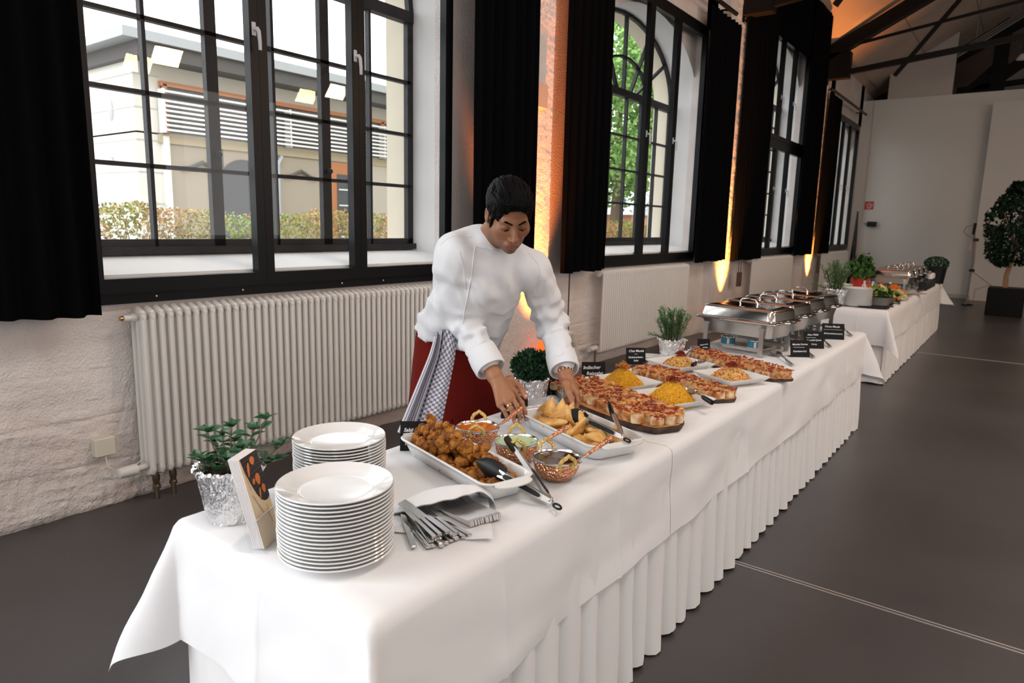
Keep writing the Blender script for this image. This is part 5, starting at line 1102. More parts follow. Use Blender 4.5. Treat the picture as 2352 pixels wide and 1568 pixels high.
# ================================================================== REAR TABLE
Zr = Z0 + .001
for i, (yy, lb) in enumerate(((10.1, 'nearest steel chafing dish of the rear table'), (10.62, 'second steel chafing dish of the rear table'), (11.14, 'third steel chafing dish of the rear table'), (11.66, 'farthest steel chafing dish of the rear table'))):
    chafer(lb, 2.32, yy, math.radians(-3))
sb = thing('salad_bowl', 'grey bowl of green salad beside the plate stacks on the rear table', 'bowl', (2.52, 7.98, Zr)); mb = MB(); mb.lathe([(0, 0), (.07, 0), (.10, .02), (.135, .09), (.138, .094), (.13, .092), (.09, .02), (0, .012)], 32); mb.build('bowl_body', M('grey_bowl', (.20, .18, .17), .4), sb)
def leaves(name, label, x, y, z, R_, H, n, seed, mats, cat='salad', size=(.03, .06)):
    t = thing(name, label, cat, (x, y, z)); q = np.random.default_rng(seed); L_ = MB()
    for i in range(n):
        a = q.uniform(0, 6.28); r = R_ * math.sqrt(q.random()); p = np.array([r * math.cos(a), r * math.sin(a), H * q.random() * (1 - (r / R_) ** 2 * .7) + size[1] * .5]); A = q.normal(size=3); A /= np.linalg.norm(A); B_ = np.cross(A, q.normal(size=3)); B_ /= np.linalg.norm(B_); s = q.uniform(*size); N_ = np.cross(A, B_) * s * .25
        L_.add([p - A * s, p - A * s * .3 + B_ * s * .6 + N_, p + A * s, p - A * s * .3 - B_ * s * .6 + N_, p], [(0, 4, 1), (1, 4, 2), (2, 4, 3), (3, 4, 0)], int(q.integers(0, len(mats))))
    L_.build('salad_leaves', mats, t, smooth=False)['kind'] = 'stuff'; return t
GR1 = M('salad_green', (.06, .16, .02), .5); GR2 = M('salad_dark', (.02, .06, .012), .5); GR3 = M('salad_yellow', (.55, .50, .15), .5); ORG = M('carrot_orange', (.80, .20, .01), .5)
leaves('leaf_salad', 'mixed green salad with yellow wedges heaped in the grey bowl', 2.52, 7.98, Z0 + .075, .12, .09, 90, 1, [GR1, GR2, GR1, GR3])
leaves('vegetable_platter', 'orange and green raw vegetables behind the salad bowl on the rear table', 2.42, 8.42, Z0 + .012, .20, .14, 170, 2, [ORG, GR1, GR2, ORG, GR3])
leaves('cheese_platter', 'pale yellow slices on a platter on the rear table', 2.50, 8.85, Z0 + .010, .15, .07, 80, 3, [GR3, M('pale_cheese', (.72, .60, .32), .5)])
def mound2(name, label, x, y, mat, R_, H, seed):
    t = thing(name, label, 'salad', (x, y, Z0 + .018)); q = np.random.default_rng(seed); T_ = MB()
    for i in range(700): z = H * (1 - math.sqrt(q.random())); r = (R_ * (1 - z / H) ** .8) * (.9 + .2 * q.random()); a = q.uniform(0, 6.28); p = np.array([r * math.cos(a), r * math.sin(a), z]); d = q.normal(size=3); d = d / np.linalg.norm(d) * .018; T_.tube([tuple(p - d), tuple(p + d)], .003, 4, cap=False)
    T_.lathe([(R_ * .95, 0), (R_ * .55, H * .45), (.01, H * .95), (0, H)], 20); T_.build('shreds', mat, t)['kind'] = 'stuff'
mound2('carrot_salad', 'heap of grated orange carrot on a white platter of the rear table', 2.46, 9.35, ORG, .135, .12, 5)
for x, y, r, lb in ((2.46, 9.35, .20, 'white platter under the grated carrot'), (2.42, 8.42, .24, 'white platter under the raw vegetables'), (2.50, 8.85, .19, 'white platter under the pale yellow slices'), (2.60, 9.85, .16, 'empty white platter near the front edge of the rear table')):
    p = thing('platter', lb, 'platter', (x, y, Zr)); mb = MB(); mb.lathe([(0, .003), (r * .6, 0), (r, .014), (r, .016), (r * .6, .008), (0, .008)], 32); mb.build('platter_body', CERAMIC, p)
sl = thing('slate_board', 'dark slate board with tongs in front of the plate stack on the rear table', 'board', (2.52, 7.68, Zr), .1); mb = MB(); mb.box((-.14, -.09, .012), (.14, .09, .022)); mb.build('slab', BLACK_P, sl, smooth=False)
for dx in (-.11, .11): mb = MB(); mb.lathe([(0, 0), (.012, 0), (.014, .012), (0, .012)], 10, (dx, 0, 0)); mb.build('foot', BLACK_P, sl)
tongs('dark salad tongs on the rear table beside the grey bowl', (2.655, 7.90, Z0 + .012), [((2.60, 8.22, Z0 + .03), (0, 0, 1)), ((2.54, 8.20, Z0 + .03), (0, 0, 1))], (2.665, 7.86, Z0 + .01))
tongs('dark tongs on the rear table beside the raw vegetables', (2.665, 8.30, Z0 + .012), [((2.62, 8.62, Z0 + .03), (0, 0, 1)), ((2.57, 8.60, Z0 + .03), (0, 0, 1))], (2.67, 8.26, Z0 + .01))
CLEAR = MATS.get('x') or glass_pane('tumbler_glass', .12, (.95, .96, .96), .02)
def tumbler(label, x, y, col, h=.11, r=.045, fill=.6):
    t = thing('dressing_glass', label, 'glass', (x, y, Zr)); mb = MB(); mb.lathe([(0, 0), (r * .85, 0), (r, h), (r * .96, h), (r * .8, .006), (0, .006)], 20); mb.build('glass_body', CLEAR, t)
    mb = MB(); mb.lathe([(0, .008), (r * .78, .008), (r * .9, h * fill), (0, h * fill)], 20); mb.build('dressing', M('dressing_' + label[:6].strip(), col, .4), t)
    mb = MB(); mb.tube([(0, 0, .02), (.03, 0, h * 1.35)], .005, 6); mb.build('spoon', STEEL, t)
tumbler('yellow dressing in a glass behind the left plate stack', 2.10, 8.55, (.70, .36, .03)); tumbler('white dressing in a glass behind the left plate stack', 2.22, 8.62, (.75, .72, .68)); tumbler('orange dressing in a glass between the stacks and the vegetables', 2.20, 8.95, (.75, .25, .02), .08)
for i, (x, y, c, lb) in enumerate(((2.10, 9.55, (.65, .62, .58), 'pale small bottle under the nearest rear chafing dish'), (2.20, 9.52, (.75, .75, .78), 'white small bottle before the nearest rear chafing dish'), (2.30, 9.56, (.04, .04, .08), 'dark small bottle before the nearest rear chafing dish'), (2.38, 9.60, (.03, .02, .03), 'black small bottle beside the grated carrot'))):
    t = thing('sauce_bottle', lb, 'bottle', (x, y, Zr)); mb = MB(); mb.lathe([(0, 0), (.028, 0), (.03, .01), (.03, .09), (.012, .115), (.012, .13)], 14); mb.build('bottle_body', M('bottle_%s' % 'abcd'[i], c, .3), t); mb = MB(); mb.lathe([(.013, .128), (.014, .15), (0, .15)], 12); mb.build('cap', RED if i == 2 else CANW, t)
leaves('flower_pot_plant', 'green leafy plant with a red flower at the wall side of the rear table', 2.02, 9.7, Z0 + .14, .16, .36, 260, 8, [GR1, GR2, GR1, GR2], 'plant', (.03, .06))
t = thing('red_pot', 'red pot under the leafy plant on the rear table', 'pot', (2.02, 9.7, Zr)); mb = MB(); mb.lathe([(0, 0), (.08, 0), (.11, .18), (.10, .18), (.08, .01), (0, .01)], 24); mb.build('pot_body', RED, t)
rosemary('herb_plant', 'small dark herb clump behind the left plate stack', 1.99, 8.55, .8, 37, Z0 - .02, 14, False)
bp2 = thing('black_planter', 'black pot of dense green herb at the far right end of the rear table', 'plant', (2.60, 12.35, Zr)); mb = MB(); mb.lathe([(0, 0), (.12, 0), (.15, .26), (.14, .26), (.12, .2), (0, .2)], 24); mb.build('pot', BLACK_P, bp2)
q = np.random.default_rng(91); n = 700; P = q.normal(size=(n, 3)); P /= np.linalg.norm(P, axis=1)[:, None]; P = P * [.16, .16, .10] + [0, 0, .30]; A = q.normal(size=(n, 3)); A /= np.linalg.norm(A, axis=1)[:, None]; B_ = np.cross(A, q.normal(size=(n, 3))); B_ /= np.linalg.norm(B_, axis=1)[:, None]; V = np.stack([P - A * .025, P + B_ * .014, P + A * .025, P - B_ * .014], 1).reshape(-1, 3); lm = MB(); lm.add(V, [(4 * i, 4 * i + 1, 4 * i + 2, 4 * i + 3) for i in range(n)]); lm.build('foliage', HERB, bp2, smooth=False)['kind'] = 'stuff'
ct = thing('bread_crate', 'low dark crate with white cloth before the black planter on the rear table', 'crate', (2.632, 11.1, Zr)); 
mb = MB(); mb.bbox((-.044, -.55, 0), (.044, .6, .11), .01); mb.build('crate_body', BLACK_P, ct, smooth=False); mb = MB(); mb.bbox((-.040, .1, .11), (.040, .5, .20), .03); mb.build('white_cloth', NAP, ct)
for i, (x, y) in enumerate(((2.62, 10.2), (2.63, 10.45))):
    spoon('steel serving spoon at the front edge of the rear table, ' + ('nearer the camera' if i == 0 else 'farther along'), (x, y + .12, Z0 + .02), (x + .03, y - .16, Z0 + .01), False, 1.)
# ================================================================== THE COOK
V3 = lambda *a: np.array(a, float)
hip = V3(1.79, 2.165, .985); chest = V3(1.975, 2.085, 1.265); nb = V3(2.02, 2.06, 1.412)
sR, eR, wR = V3(1.972, 1.932, 1.372), V3(1.93, 2.034, 1.118), V3(2.145, 1.975, .935)
sL, eL, wL = V3(2.115, 2.25, 1.322), V3(2.125, 2.385, 1.085), V3(2.288, 2.247, .915)
sd = V3(.40, .917, 0); axis = (nb - hip) / np.linalg.norm(nb - hip); fw = np.cross(sd, axis); fw /= np.linalg.norm(fw)
if fw[0] < 0: fw = -fw
# head frame
hd = V3(.815, -.58, 0); hd /= np.linalg.norm(hd); pt_ = math.radians(35)
ey = hd * math.cos(pt_) + V3(0, 0, -math.sin(pt_)); ez = hd * math.sin(pt_) + V3(0, 0, math.cos(pt_)); ex = np.cross(ey, ez)
ro = math.radians(3); ex, ez = ex * math.cos(ro) + ez * math.sin(ro) * -1, ez * math.cos(ro) + ex * math.sin(ro)
HO = V3(2.148, 2.035, 1.533); HR = np.stack([ex, ey, ez]); toL = lambda p: (p - HO) @ HR.T; toW = lambda p: np.asarray(p) @ HR + HO
SKIN = M('skin', (.3, .15, .08), .48, attr='Col', bump=(260, .12, 4), spec=.4)
HAIR = M('black_hair', (.0022, .0022, .0026), .45, bump=(150, .5, 3), spec=.05)
JACK = M('white_jacket', (.71, .72, .745), .8, bump=(800, .05, 1), sheen=.1)
APRON = M('dark_red_apron', (.135, .0085, .005), .9, bump=(600, .08, 1), spec=.15)
def relax(P, F, k):
    for _ in range(k):
        acc = np.zeros_like(P); num = np.zeros(len(P))
        for a in range(4):
            i, j = F[:, a], F[:, (a + 1) % 4]; np.add.at(acc, i, P[j]); np.add.at(acc, j, P[i]); np.add.at(num, i, 1); np.add.at(num, j, 1)
        P = .5 * P + .5 * acc / np.maximum(num, 1)[:, None]
    return P
def S2(f, q): return np.minimum(f(q), f(q * [-1, 1, 1])) if False else f(q * [1, 1, 1])
nbl = toL(nb[None])[0]; nd0 = toW(V3(0, -.018, -.045)[None])[0] - nb; nd0 /= np.linalg.norm(nd0)
def head_sdf(q):
    m_ = np.stack([np.abs(q[:, 0]), q[:, 1], q[:, 2]], 1)
    d = ell(q, (0, -.012, .045), (.076, .098, .082)); d = smin(d, ell(q, (0, .034, -.030), (.0615, .063, .080)), .03)
    d = smin(d, ell(q, (0, .044, -.078), (.049, .046, .036)), .025); d = smin(d, ell(q, (0, .077, -.101), (.021, .019, .017)), .018)
    d = smin(d, ell(m_, (.043, .056, -.024), (.026, .026, .024)), .022)
    d = smin(d, rc(m_, (0, .0835, .021), (.040, .074, .022), .0125, .010), .014)
    d = smax(d, -ell(m_, (.032, .100, .001), (.019, .017, .0125)), .012)
    d = smin(d, ell(m_, (.032, .0760, .0005), (.0165, .0150, .0145)), .004)
    d = smin(d, rc(q, (0, .088, .014), (0, .113, -.032), .0085, .0115), .010); d = smin(d, ell(q, (0, .1145, -.036), (.0125, .0115, .0105)), .006)
    d = smin(d, ell(m_, (.0130, .1020, -.040), (.0080, .0100, .0075)), .005); d = smax(d, -ell(m_, (.0065, .112, -.0475), (.0035, .005, .004)), .003)
    d = smin(d, ell(q, (0, .0930, -.070), (.030, .013, .020)), .012)
    d = smin(d, ell(m_, (.009, .1005, -.0640), (.0175, .0075, .0052)), .004); d = smin(d, ell(q, (0, .1000, -.0735), (.0195, .0085, .0062)), .004)
    d = smax(d, -rc(q, (-.023, .1075, -.0685), (.023, .1075, -.0685), .0020, .0020), .003)
    e = ell(m_, (.0785, -.010, -.004), (.0085, .020, .032)); e = smax(e, -ell(m_, (.088, -.006, .000), (.0075, .012, .019)), .004); d = smin(d, e, .006)
    d = smin(d, rc(q, (0, -.018, -.045), nbl, .056, .064), .03)
    return d
P, F = nets(head_sdf, (-.10, -.15, -.20), (.10, .135, .14), .0028); P = relax(P, F, 1)
def skin_col(q):
    n = len(q); base = np.tile([.255, .112, .055], (n, 1)); ax_ = np.abs(q[:, 0])
    def mix(c, w_): return base * (1 - w_[:, None]) + np.array(c) * w_[:, None]
    g = lambda c, r: np.exp(-(((np.stack([ax_, q[:, 1], q[:, 2]], 1) - c) / r) ** 2).sum(1))
    base = mix([.28, .102, .056], .6 * g([.04, .08, -.03], [.02, .03, .02])); base = mix([.29, .110, .062], .7 * g([0, .115, -.036], [.014, .02, .014]))
    stub = np.clip(1 - np.exp(-((np.clip(-.050 - q[:, 2], 0, 1) / .016) ** 2)), 0, 1) * (q[:, 1] > -.01) * np.clip((q[:, 1] + .01) / .03, 0, 1) * (q[:, 2] > -.125)
    base = mix([.125, .065, .042], .62 * stub); lip = g([0, .103, -.069], [.021, .012, .0088]) ** 1.0; base = mix([.27, .08, .06], np.clip(lip * 1.5, 0, 1) * .9)
    base = mix([.14, .062, .034], .55 * g([.032, .09, .000], [.017, .02, .009])); return base
headP, headF, headC = toW(P), F, skin_col(P)
# forearms and hands
HANDS = []
def hand(e, w_, mcp, tips, thumb, back, k_):
    """mcp/tips: index..pinky; thumb: cmc, mcp, tip; back: direction out of the back of the hand"""
    back = V3(*back); back /= np.linalg.norm(back); ch = []
    for m_, t, r in zip(mcp, tips, (.0108, .0112, .0106, .0092)):
        m_, t = V3(*m_), V3(*t); L_ = np.linalg.norm(t - m_); p1 = m_ + (t - m_) * .44 + back * L_ * .15; p2 = m_ + (t - m_) * .76 + back * L_ * .11; ch.append(([m_, p1, p2, t], [r, r * .93, r * .84, r * .70]))
    c, m_, t = [V3(*x) for x in thumb]; tm_ = (m_ + t) / 2 + back * .003; ch.append(([c, m_, tm_, t], [.0165, .0125, .0118, .0088]))
    wr0 = V3(*w_); el = e + (wr0 - e) * .35
    def f(p):
        d = rc(p, el, wr0, .040, .0275); d = smin(d, rc(p, wr0 - back * .004, (V3(*mcp[1]) + V3(*mcp[2])) / 2 - back * .004, .026, .020), .02)
        for m2, r in zip(mcp, (.0145, .0145, .0140, .0125)): d = smin(d, rc(p, wr0 * .7 + V3(*m2) * .3, V3(*m2), .018, r), .012)
        d = smin(d, rc(p, wr0 * .65 + V3(*mcp[0]) * .35 - back * .008, V3(*thumb[0]), .017, .0165), .012); d = smin(d, rc(p, V3(*thumb[0]), V3(*mcp[0]) - back * .006, .012, .008), .014)
        for pts, rs in ch:
            g_ = None
            for i in range(3):
                s = rc(p, pts[i], pts[i + 1], rs[i], rs[i + 1]); g_ = s if g_ is None else np.minimum(g_, s)
            for i in (1, 2): g_ = smin(g_, np.linalg.norm(p - pts[i] - back * .002, axis=1) - rs[i] * 1.02, .003)
            d = smin(d, g_, .0035)
        for m2 in mcp: d = smin(d, np.linalg.norm(p - V3(*m2) - back * .004, axis=1) - .0105, .007)
        return d
    allp = np.concatenate([np.array(c_[0]) for c_ in ch] + [wr0[None], el[None]]); P, F = nets(f, allp.min(0) - .05, allp.max(0) + .05, .0026); P = relax(P, F, 1)
    C = np.tile([.34, .150, .076], (len(P), 1)); C *= (1 + .12 * fbm(P, 60, 3, 2))[:, None]
    for pts, rs in ch:
        for j in (1, 2): w2 = np.exp(-((P - pts[j]) ** 2).sum(1) / .012 ** 2)[:, None] * .25; C = C * (1 - w2) + np.array([.35, .13, .075]) * w2
        w2 = np.exp(-((P - pts[3]) ** 2).sum(1) / .012 ** 2)[:, None] * .45; C = C * (1 - w2) + np.array([.50, .22, .14]) * w2
    HANDS.append((P, F, np.clip(C, 0, 1))); return ch, back
chR, bR = hand(eR, wR, [(2.209, 2.020, .870), (2.221, 1.982, .864), (2.221, 1.952, .853), (2.205, 1.930, .842)], [(2.284, 1.990, .788), (2.277, 1.962, .785), (2.263, 1.945, .786), (2.242, 1.932, .792)], [(2.170, 2.038, .912), (2.207, 2.046, .892), (2.256, 2.022, .862)], (.72, -.35, .62), 'R')
chL, bL = hand(eL, wL, [(2.366, 2.200, .860), (2.352, 2.224, .855), (2.338, 2.247, .850), (2.322, 2.266, .848)], [(2.384, 2.154, .787), (2.346, 2.166, .788), (2.313, 2.176, .791), (2.293, 2.206, .798)], [(2.322, 2.200, .892), (2.351, 2.172, .868), (2.386, 2.146, .832)], (.80, .35, .45), 'L')
# jacket
def torso(p, inset=0.):
    U = np.diag([1., 1., 1.]); q = p - hip; u = q @ sd; q2 = q - np.outer(u, sd) + np.outer(u / 1.42, sd); pp = q2 + hip
    d = rc(pp, hip - axis * .10, hip + axis * .12, .145, .128); d = smin(d, rc(pp, hip + axis * .12, chest, .128, .130), .03)
    d = smin(d, np.minimum(rc(p, nb + nd0 * .035, sR + V3(.0, .02, .0), .050, .060), rc(p, nb + nd0 * .035, sL + V3(.0, -.02, .0), .050, .060)), .05)
    d = smin(d, np.minimum(rc(p, nb + V3(-.055, .010, .025), sR + V3(-.015, .015, .025), .056, .056), rc(p, nb + V3(-.055, .010, .025), sL + V3(-.015, -.015, .020), .056, .056)), .05)
    d = smin(d, rc(p, sR + V3(0, .01, -.015), sL + V3(0, -.01, -.010), .072, .072), .05); d = smin(d, rc(p, chest, nb, .115, .070), .05)
    return d + inset
def sleeve(p, s, e, w_, t=.74):
    c = e + (w_ - e) * t; a = rc(p, s, e, .073, .060); b_ = rc(p, e, c, .059, .050); d = smin(a, b_, .02)
    ax1 = (e - s) / np.linalg.norm(e - s); ax2 = (c - e) / np.linalg.norm(c - e); h1 = (p - s) @ ax1; h2 = (p - e) @ ax2; L1 = np.linalg.norm(e - s); L2 = np.linalg.norm(c - e)
    n = 2.2 * snoise(p, 22, 2)
    d += .0075 * np.sin(h1 * 85 + n * 1.6) * np.exp(-((h1 - L1 * .92) / .15) ** 2) + .0070 * np.sin(h2 * 95 + n * 1.7) * np.exp(-((h2 - L2 * .30) / .11) ** 2) + .0050 * np.sin(h2 * 110 + n * 1.3) * np.exp(-((h2 - L2) / .05) ** 2)
    return d
hp = hip - axis * .075
def jacket(p):
    d = smax(torso(p), -((p - V3(1.66, 2.064, 1.078)) @ V3(.348, .037, .937)), .006)
    d += .006 * np.clip(fbm(p * [1, 1, .35], 30, 2, 3), -.6, 1) * np.clip((1.32 - p[:, 2]) / .25, 0, 1)
    for arm, dr in ((sR + V3(.03, .06, -.09), V3(.25, .35, .9)), (sL + V3(.04, -.06, -.09), V3(-.1, .5, .85))):
        s_ = p - arm; dd = np.linalg.norm(s_, axis=1); an = (s_ @ (dr / np.linalg.norm(dr))) / np.maximum(dd, .03)
        d += .0085 * np.sin(an * 7.5 + 1.6 * snoise(p, 18, 3)) * np.exp(-((dd - .13) / .10) ** 2)
    hh = (p - V3(1.66, 2.064, 1.078)) @ V3(.348, .037, .937); d += .0040 * np.sin(hh * 52 + 2.4 * snoise(p, 6, 5)) * np.exp(-((hh - .07) / .07) ** 2)
    # drapes falling from the shoulders
    d += .0045 * np.sin((p @ sd) * 42 + 6 * p[:, 2] + 2 * snoise(p, 16, 1)) * np.clip((1.30 - p[:, 2]) / .1, 0, 1) * np.clip((p[:, 2] - .93) / .1, 0, 1)
    d = smin(d, sleeve(p, sR, eR, wR), .018); d = smin(d, sleeve(p, sL, eL, wL), .018)
    f1_ = snoise(p * [1, 1, .40] + .3 * p[:, [2, 0, 1]], 34, 4); d += -.0075 * np.clip(1 - np.abs(f1_) * 3.4, 0, 1) * np.clip((1.36 - p[:, 2]) / .1, 0, 1)
    return d + .0014 * fbm(p, 60, 2, 6)
lo = V3(1.55, 1.72, .84); hi = V3(2.32, 2.52, 1.52)
P, F = nets(jacket, lo, hi, .0078); P = relax(P, F, 1); JP, JF = P, F
# body: one skin surface for head, neck, trunk and hands
bm2 = MB(); cols = []
def addp(P, F, C): bm2.add(P, F.tolist()); cols.append(C)
addp(headP, headF, headC)
for P, F, C in HANDS: addp(P, F, C)
def trunk(p):
    d = torso(p) + .022; d = smin(d, rc(p, sR, eR, .046, .032), .02); d = smin(d, rc(p, eR, eR + (wR - eR) * .5, .032, .03), .02); d = smin(d, rc(p, sL, eL, .046, .032), .02); d = smin(d, rc(p, eL, eL + (wL - eL) * .5, .032, .03), .02)
    for s in (-1, 1): d = smin(d, rc(p, hip + sd * .10 * s - V3(0, 0, .05), V3(1.80, 2.165, .50) + sd * .12 * s, .085, .060), .03); d = smin(d, rc(p, V3(1.80, 2.165, .50) + sd * .12 * s, V3(1.76, 2.165, .09) + sd * .13 * s, .060, .042), .02)
    return d
P, F = nets(trunk, (1.5, 1.72, .03), (2.3, 2.56, 1.5), .016); addp(P, F, np.tile([.22, .10, .05], (len(P), 1)))
bme = bm2.mesh('person', SKIN); ca = bme.color_attributes.new('Col', 'FLOAT_COLOR', 'POINT'); C = np.concatenate(cols); ca.data.foreach_set('color', np.concatenate([C, np.ones((len(C), 1))], 1).astype(np.float32).ravel())
cook = put('person', bme); tag(cook, 'person in white double breasted jacket and red apron bending over the table, arranging a dish', 'person')
def child(nm, P, F, mat, parent=cook): b_ = MB(); b_.add(P, F.tolist() if hasattr(F, 'tolist') else F); return b_.build(nm, mat, parent, sharp=None)
jk = child('jacket', JP, JF, JACK)
tree_ = BVHTree.FromPolygons([tuple(v) for v in JP], [tuple(f) for f in JF.tolist()])
def on_jacket(pts, d, r, nm, lift=.0005):
    d = Vector(d).normalized(); out = []; pts = [Vector(p) for p in pts]
    dense = [pts[i].lerp(pts[i + 1], t) for i in range(len(pts) - 1) for t in np.linspace(0, 1, 9)[:-1]] + [pts[-1]]
    for p in dense:
        h = tree_.ray_cast(p - d * .35, d, .7)
        if h[0] is not None: out.append(h[0] + h[1] * lift * (1 if h[1].dot(d) < 0 else -1))
    if len(out) > 2: mb = MB(); mb.tube(out, r, 6); return mb.build(nm, JACK, jk)
vd = (-.62, .72, -.10)
on_jacket([(2.18, 1.937, 1.412), (2.155, 1.91, 1.418), (2.115, 1.888, 1.424), (2.112, 1.885, 1.405), (2.105, 1.882, 1.33), (2.085, 1.89, 1.26), (2.05, 1.91, 1.19), (2.02, 1.93, 1.12)], vd, .0028, 'flap_seam')
on_jacket([(2.03, 1.965, 1.46), (1.99, 1.91, 1.44), (1.96, 1.87, 1.42)], (-.3, .45, -.8), .0016, 'shoulder_seam')
on_jacket([(2.20, 2.13, 1.41), (2.21, 2.17, 1.36), (2.20, 2.19, 1.29), (2.18, 2.20, 1.22)], (-.8, .45, -.3), .0016, 'sleeve_seam')
on_jacket([(2.06, 1.86, 1.40), (2.075, 1.87, 1.34), (2.07, 1.89, 1.26)], vd, .0016, 'sleeve_seam')
# collar
nd = toW(V3(0, -.018, -.045)[None])[0] - nb; nd /= np.linalg.norm(nd)
def ring_mesh(c, d, prof, n=40, gap=None, tilt=None):
    d = Vector(d).normalized(); u = d.orthogonal().normalized(); v = d.cross(u); rs = []
    for r, z in prof: rs.append([tuple(Vector(c) + d * z + (u * math.cos(a) + v * math.sin(a)) * r) for a in np.arange(n) * 2 * PI / n])
    mb = MB(); mb.rings(np.array(rs)); return mb
ring_mesh(nb, nd, [(.088, -.012), (.079, .010), (.073, .036), (.070, .047), (.067, .048), (.066, .036), (.068, .01)]).build('collar', JACK, jk)
for e, w_, s in ((eR, wR, 1), (eL, wL, -1)):
    d = (w_ - e) / np.linalg.norm(w_ - e); L_ = np.linalg.norm(w_ - e); c = e + d * L_ * .60; mb = ring_mesh(c, d, [(.050, .0), (.057, -.004), (.061, .004), (.062, .04), (.061, .078), (.058, .086), (.053, .085), (.050, .06), (.044, .03)], 44)
    Vv = mb.v[0]; Vv += .0035 * np.stack([snoise(Vv, 26, 1), snoise(Vv, 26, 3), snoise(Vv, 26, 5)], 1); mb.build('turned_cuff', JACK, jk)
# hair
def hair_sdf(q):
    m_ = np.stack([np.abs(q[:, 0]), q[:, 1], q[:, 2]], 1)
    d = ell(q, (0, -.014, .047), (.0870, .107, .0885)); d = smin(d, ell(q, (.004, .046, .088), (.070, .052, .034)), .03)
    d = smax(d, -ell(q, (0, .125, -.004), (.086, .078, .090)), .010)
    d = smax(d, -ell(m_, (.075, .010, -.055), (.035, .060, .062)), .010)
    d = smax(d, -(q[:, 2] + .060 + .4 * np.clip(q[:, 1], 0, 1)), .01)
    d = smin(d, ell(m_, (.0715, .030, -.006), (.0065, .012, .032)), .008)
    n = fbm(q * [1, .16, .5], 330, 3, 2); d = d + .0055 * n + .0050 * fbm(q * [1, .25, .7], 130, 2, 5)
    return d
P, F = nets(hair_sdf, (-.12, -.15, -.09), (.12, .13, .19), .0028); child('hair', toW(P), F, HAIR)
def lpatch(nm, chains, h, mat, lo, hi):
    def f(q):
        m_ = np.stack([np.abs(q[:, 0]), q[:, 1], q[:, 2]], 1); d = None
        for a, b_, ra, rb in chains: e = rc(m_, a, b_, ra, rb); d = e if d is None else smin(d, e, .002)
        return d + .0006 * fbm(q * [.5, 1, 1], 500, 2, 1)
    P, F = nets(f, lo, hi, h); child(nm, toW(P), F, mat)
lpatch('eyebrows', [((.013, .0945, .0205), (.034, .0870, .0270), .0032, .0036), ((.034, .0870, .0270), (.053, .0700, .0215), .0036, .0014)], .0016, HAIR, (-.062, .055, .010), (.062, .105, .036))
lpatch('eyelashes', [((.019, .0880, -.0055), (.032, .0905, -.0085), .0011, .0016), ((.032, .0905, -.0085), (.047, .0820, -.0055), .0016, .0011)], .0014, HAIR, (-.055, .072, -.016), (.055, .100, .004))
# nails, ring, bracelet
NAIL = M('fingernail', (.60, .34, .26), .3)
for ch, bk in ((chR, bR), (chL, bL)):
    for (pts, rs) in ch:
        d = pts[3] - pts[2]; d /= np.linalg.norm(d); n = bk - d * (bk @ d); n /= np.linalg.norm(n); mb = MB(); c = pts[3] - d * .002 + n * rs[3] * .80; s_ = np.cross(d, n); rr = []
        for k, zz in ((1., -.001), (.8, .0012), (.3, .0020)): rr.append([c + d * .0075 * k * math.cos(a) + s_ * .0055 * k * math.sin(a) + n * zz for a in np.arange(12) * 2 * PI / 12])
        mb.rings(np.array(rr), False, True); mb.build('fingernail', NAIL, cook)
GOLD = M('gold', (.85, .58, .22), .2, 1.)
p0, p1 = chR[2][0][0], chR[2][0][1]; ring_mesh(p0 + (p1 - p0) * .62, p1 - p0, [(.0112, -.0025), (.0124, -.0022), (.0124, .0022), (.0112, .0025)], 20).build('finger_ring', GOLD, cook)
d = (wL - eL) / np.linalg.norm(wL - eL); u = Vector(d).orthogonal().normalized(); v = Vector(d).cross(u); b1 = MB(); iv, jf = ico(.0036, 1)
for k in range(26):
    a = 2 * PI * k / 26; c = Vector(wL) - Vector(d) * .012 + (u * math.cos(a) + v * math.sin(a)) * .0315; b1.add(np.array(iv) + np.array(c), jf, k % 2)
b1.build('bracelet', [M('bead_red', (.16, .03, .03), .4), M('bead_white', (.75, .70, .65), .3)], cook)
# apron, trousers, shoes
def skirt_ring(c, a_, b_, z, n, amp, ph): th = np.arange(n) * 2 * PI / n; f2 = np.array([fw[0], fw[1]]) / np.hypot(fw[0], fw[1]); w_ = 1 + amp * np.sin(th * 7 + ph) + amp * .7 * np.sin(th * 12 + 2 * ph); return np.stack([c[0] + (a_ * np.cos(th) * sd[0] + b_ * np.sin(th) * f2[0]) * w_, c[1] + (a_ * np.cos(th) * sd[1] + b_ * np.sin(th) * f2[1]) * w_, np.full(n, z) + .04 * np.cos(th) * 0], 1)
rs = []
for z, a_, b_, dx, am in ((1.10, .165, .118, -.005, 0), (1.06, .176, .126, -.005, .002), (1.00, .186, .134, 0, .004), (.92, .195, .140, .0, .008), (.82, .203, .145, 0, .013), (.70, .212, .150, -.005, .018), (.55, .222, .155, -.01, .022), (.40, .230, .160, -.015, .026)): rs.append(skirt_ring((hip[0] + dx, hip[1]), a_, b_, z, 120, am, 1.3))
mb = MB(); mb.rings(np.array(rs)); mb.rings((np.array(rs) * 1.0)[:, ::-1]); mb.build('apron', APRON, cook)
TRO = M('dark_trousers', (.012, .012, .014), .8); mb = MB()
for s in (-1, 1):
    k_ = V3(1.79, 2.165, .5) + sd * .115 * s; f_ = V3(1.75, 2.165, .06) + sd * .125 * s; mb.tube([tuple(hip + sd * .09 * s - V3(0, 0, .1)), tuple(k_), tuple(f_)], [.10, .078, .065], 16)
mb.build('trousers', TRO, cook)
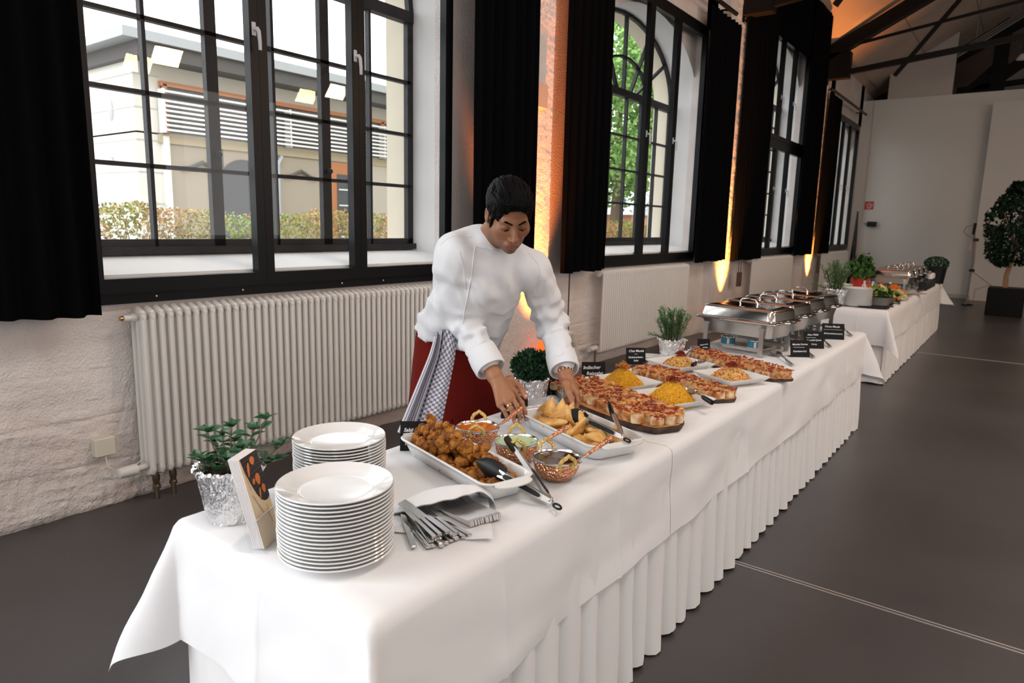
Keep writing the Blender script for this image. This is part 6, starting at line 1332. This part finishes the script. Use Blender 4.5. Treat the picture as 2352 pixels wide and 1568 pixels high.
for s in (-1, 1):
    f_ = V3(1.77, 2.165, 0) + sd * .125 * s; f2 = V3(fw[0], fw[1], 0); f2 /= np.linalg.norm(f2); P, F = nets(lambda p: smax(smin(rc(p, f_ + V3(0, 0, .045) - f2 * .06, f_ + V3(0, 0, .035) + f2 * .16, .048, .042), rc(p, f_ + V3(0, 0, .05) - f2 * .03, f_ + V3(0, 0, .11) - f2 * .03, .05, .05), .03), .002 - p[:, 2], .004), f_ - .26, f_ + .28, .012); child('shoe', P, F, BLACK_P)
# checked kitchen towel tucked in at the waist
TW = bpy.data.materials.new('checked_towel'); TW.use_nodes = True; N = TW.node_tree.nodes; L = TW.node_tree.links; bs = N['Principled BSDF']; bs.inputs['Roughness'].default_value = .9
uvn = N.new('ShaderNodeUVMap'); uvn.uv_map = 'UVMap'; ck = N.new('ShaderNodeTexChecker'); ck.inputs['Scale'].default_value = 13; ck.inputs['Color1'].default_value = (.62, .60, .64, 1); ck.inputs['Color2'].default_value = (.17, .175, .25, 1); L.new(uvn.outputs[0], ck.inputs['Vector'])
sx = N.new('ShaderNodeSeparateXYZ'); L.new(uvn.outputs[0], sx.inputs[0]); wv = N.new('ShaderNodeMath'); wv.operation = 'LESS_THAN'; wv.inputs[1].default_value = .38; L.new(sx.outputs[0], wv.inputs[0])
st_ = N.new('ShaderNodeMath'); st_.operation = 'MULTIPLY'; st_.inputs[1].default_value = 150; L.new(sx.outputs[0], st_.inputs[0]); si = N.new('ShaderNodeMath'); si.operation = 'SINE'; L.new(st_.outputs[0], si.inputs[0])
rp = N.new('ShaderNodeValToRGB'); rp.color_ramp.elements[0].color = (.20, .20, .27, 1); rp.color_ramp.elements[1].color = (.62, .60, .62, 1); rp.color_ramp.elements[0].position = .1; rp.color_ramp.elements[1].position = .5; L.new(si.outputs[0], rp.inputs[0])
mx = N.new('ShaderNodeMix'); mx.data_type = 'RGBA'; L.new(wv.outputs[0], mx.inputs['Factor']); L.new(ck.outputs['Color'], mx.inputs['A']); L.new(rp.outputs['Color'], mx.inputs['B']); L.new(mx.outputs['Result'], bs.inputs['Base Color'])
nu, nv = 60, 30; u = np.linspace(0, 1, nu); v = np.linspace(0, 1, nv); U, Vv = np.meshgrid(u, v, indexing='ij')
tA, tB = V3(1.865, 1.935, 1.060), V3(1.915, 2.010, 1.042); bA, bB = V3(1.835, 1.760, .715), V3(1.945, 1.880, .705)
P = (tA + (tB - tA) * U[..., None]) * (1 - Vv[..., None]) + (bA + (bB - bA) * U[..., None]) * Vv[..., None]
nrm = np.cross(tB - tA, V3(0, 0, 1)); nrm /= np.linalg.norm(nrm); nrm = nrm if nrm @ V3(.6, -.8, 0) > 0 else -nrm
P = P + nrm * (.020 + .016 * np.sin(U * 24) * (U < .45) + .008 * np.sin(U * 9 + 1) + .03 * np.sin(PI * np.clip(Vv / .25, 0, 1) * .5) * (1 - .4 * Vv) - .0)[..., None]
# loop over the waistband
P[..., 2] += .035 * np.sin(PI * U) * np.exp(-(Vv / .11) ** 2)
mb = MB(); mb.grid(P); mb.grid((P - nrm * .006)[::-1]); tme = mb.mesh('kitchen_towel', TW); uvl = tme.uv_layers.new(name='UVMap')
uvs = np.stack([np.concatenate([U.ravel(), U[::-1].ravel()]), np.concatenate([Vv.ravel() * 2.9, Vv[::-1].ravel() * 2.9])], 1); li = np.empty(len(tme.loops), np.int32); tme.loops.foreach_get('vertex_index', li); uvl.data.foreach_set('uv', uvs[li].astype(np.float32).ravel())
tag(put('kitchen_towel', tme), 'grey and white checked kitchen towel hanging from the cook\'s waist', 'towel')
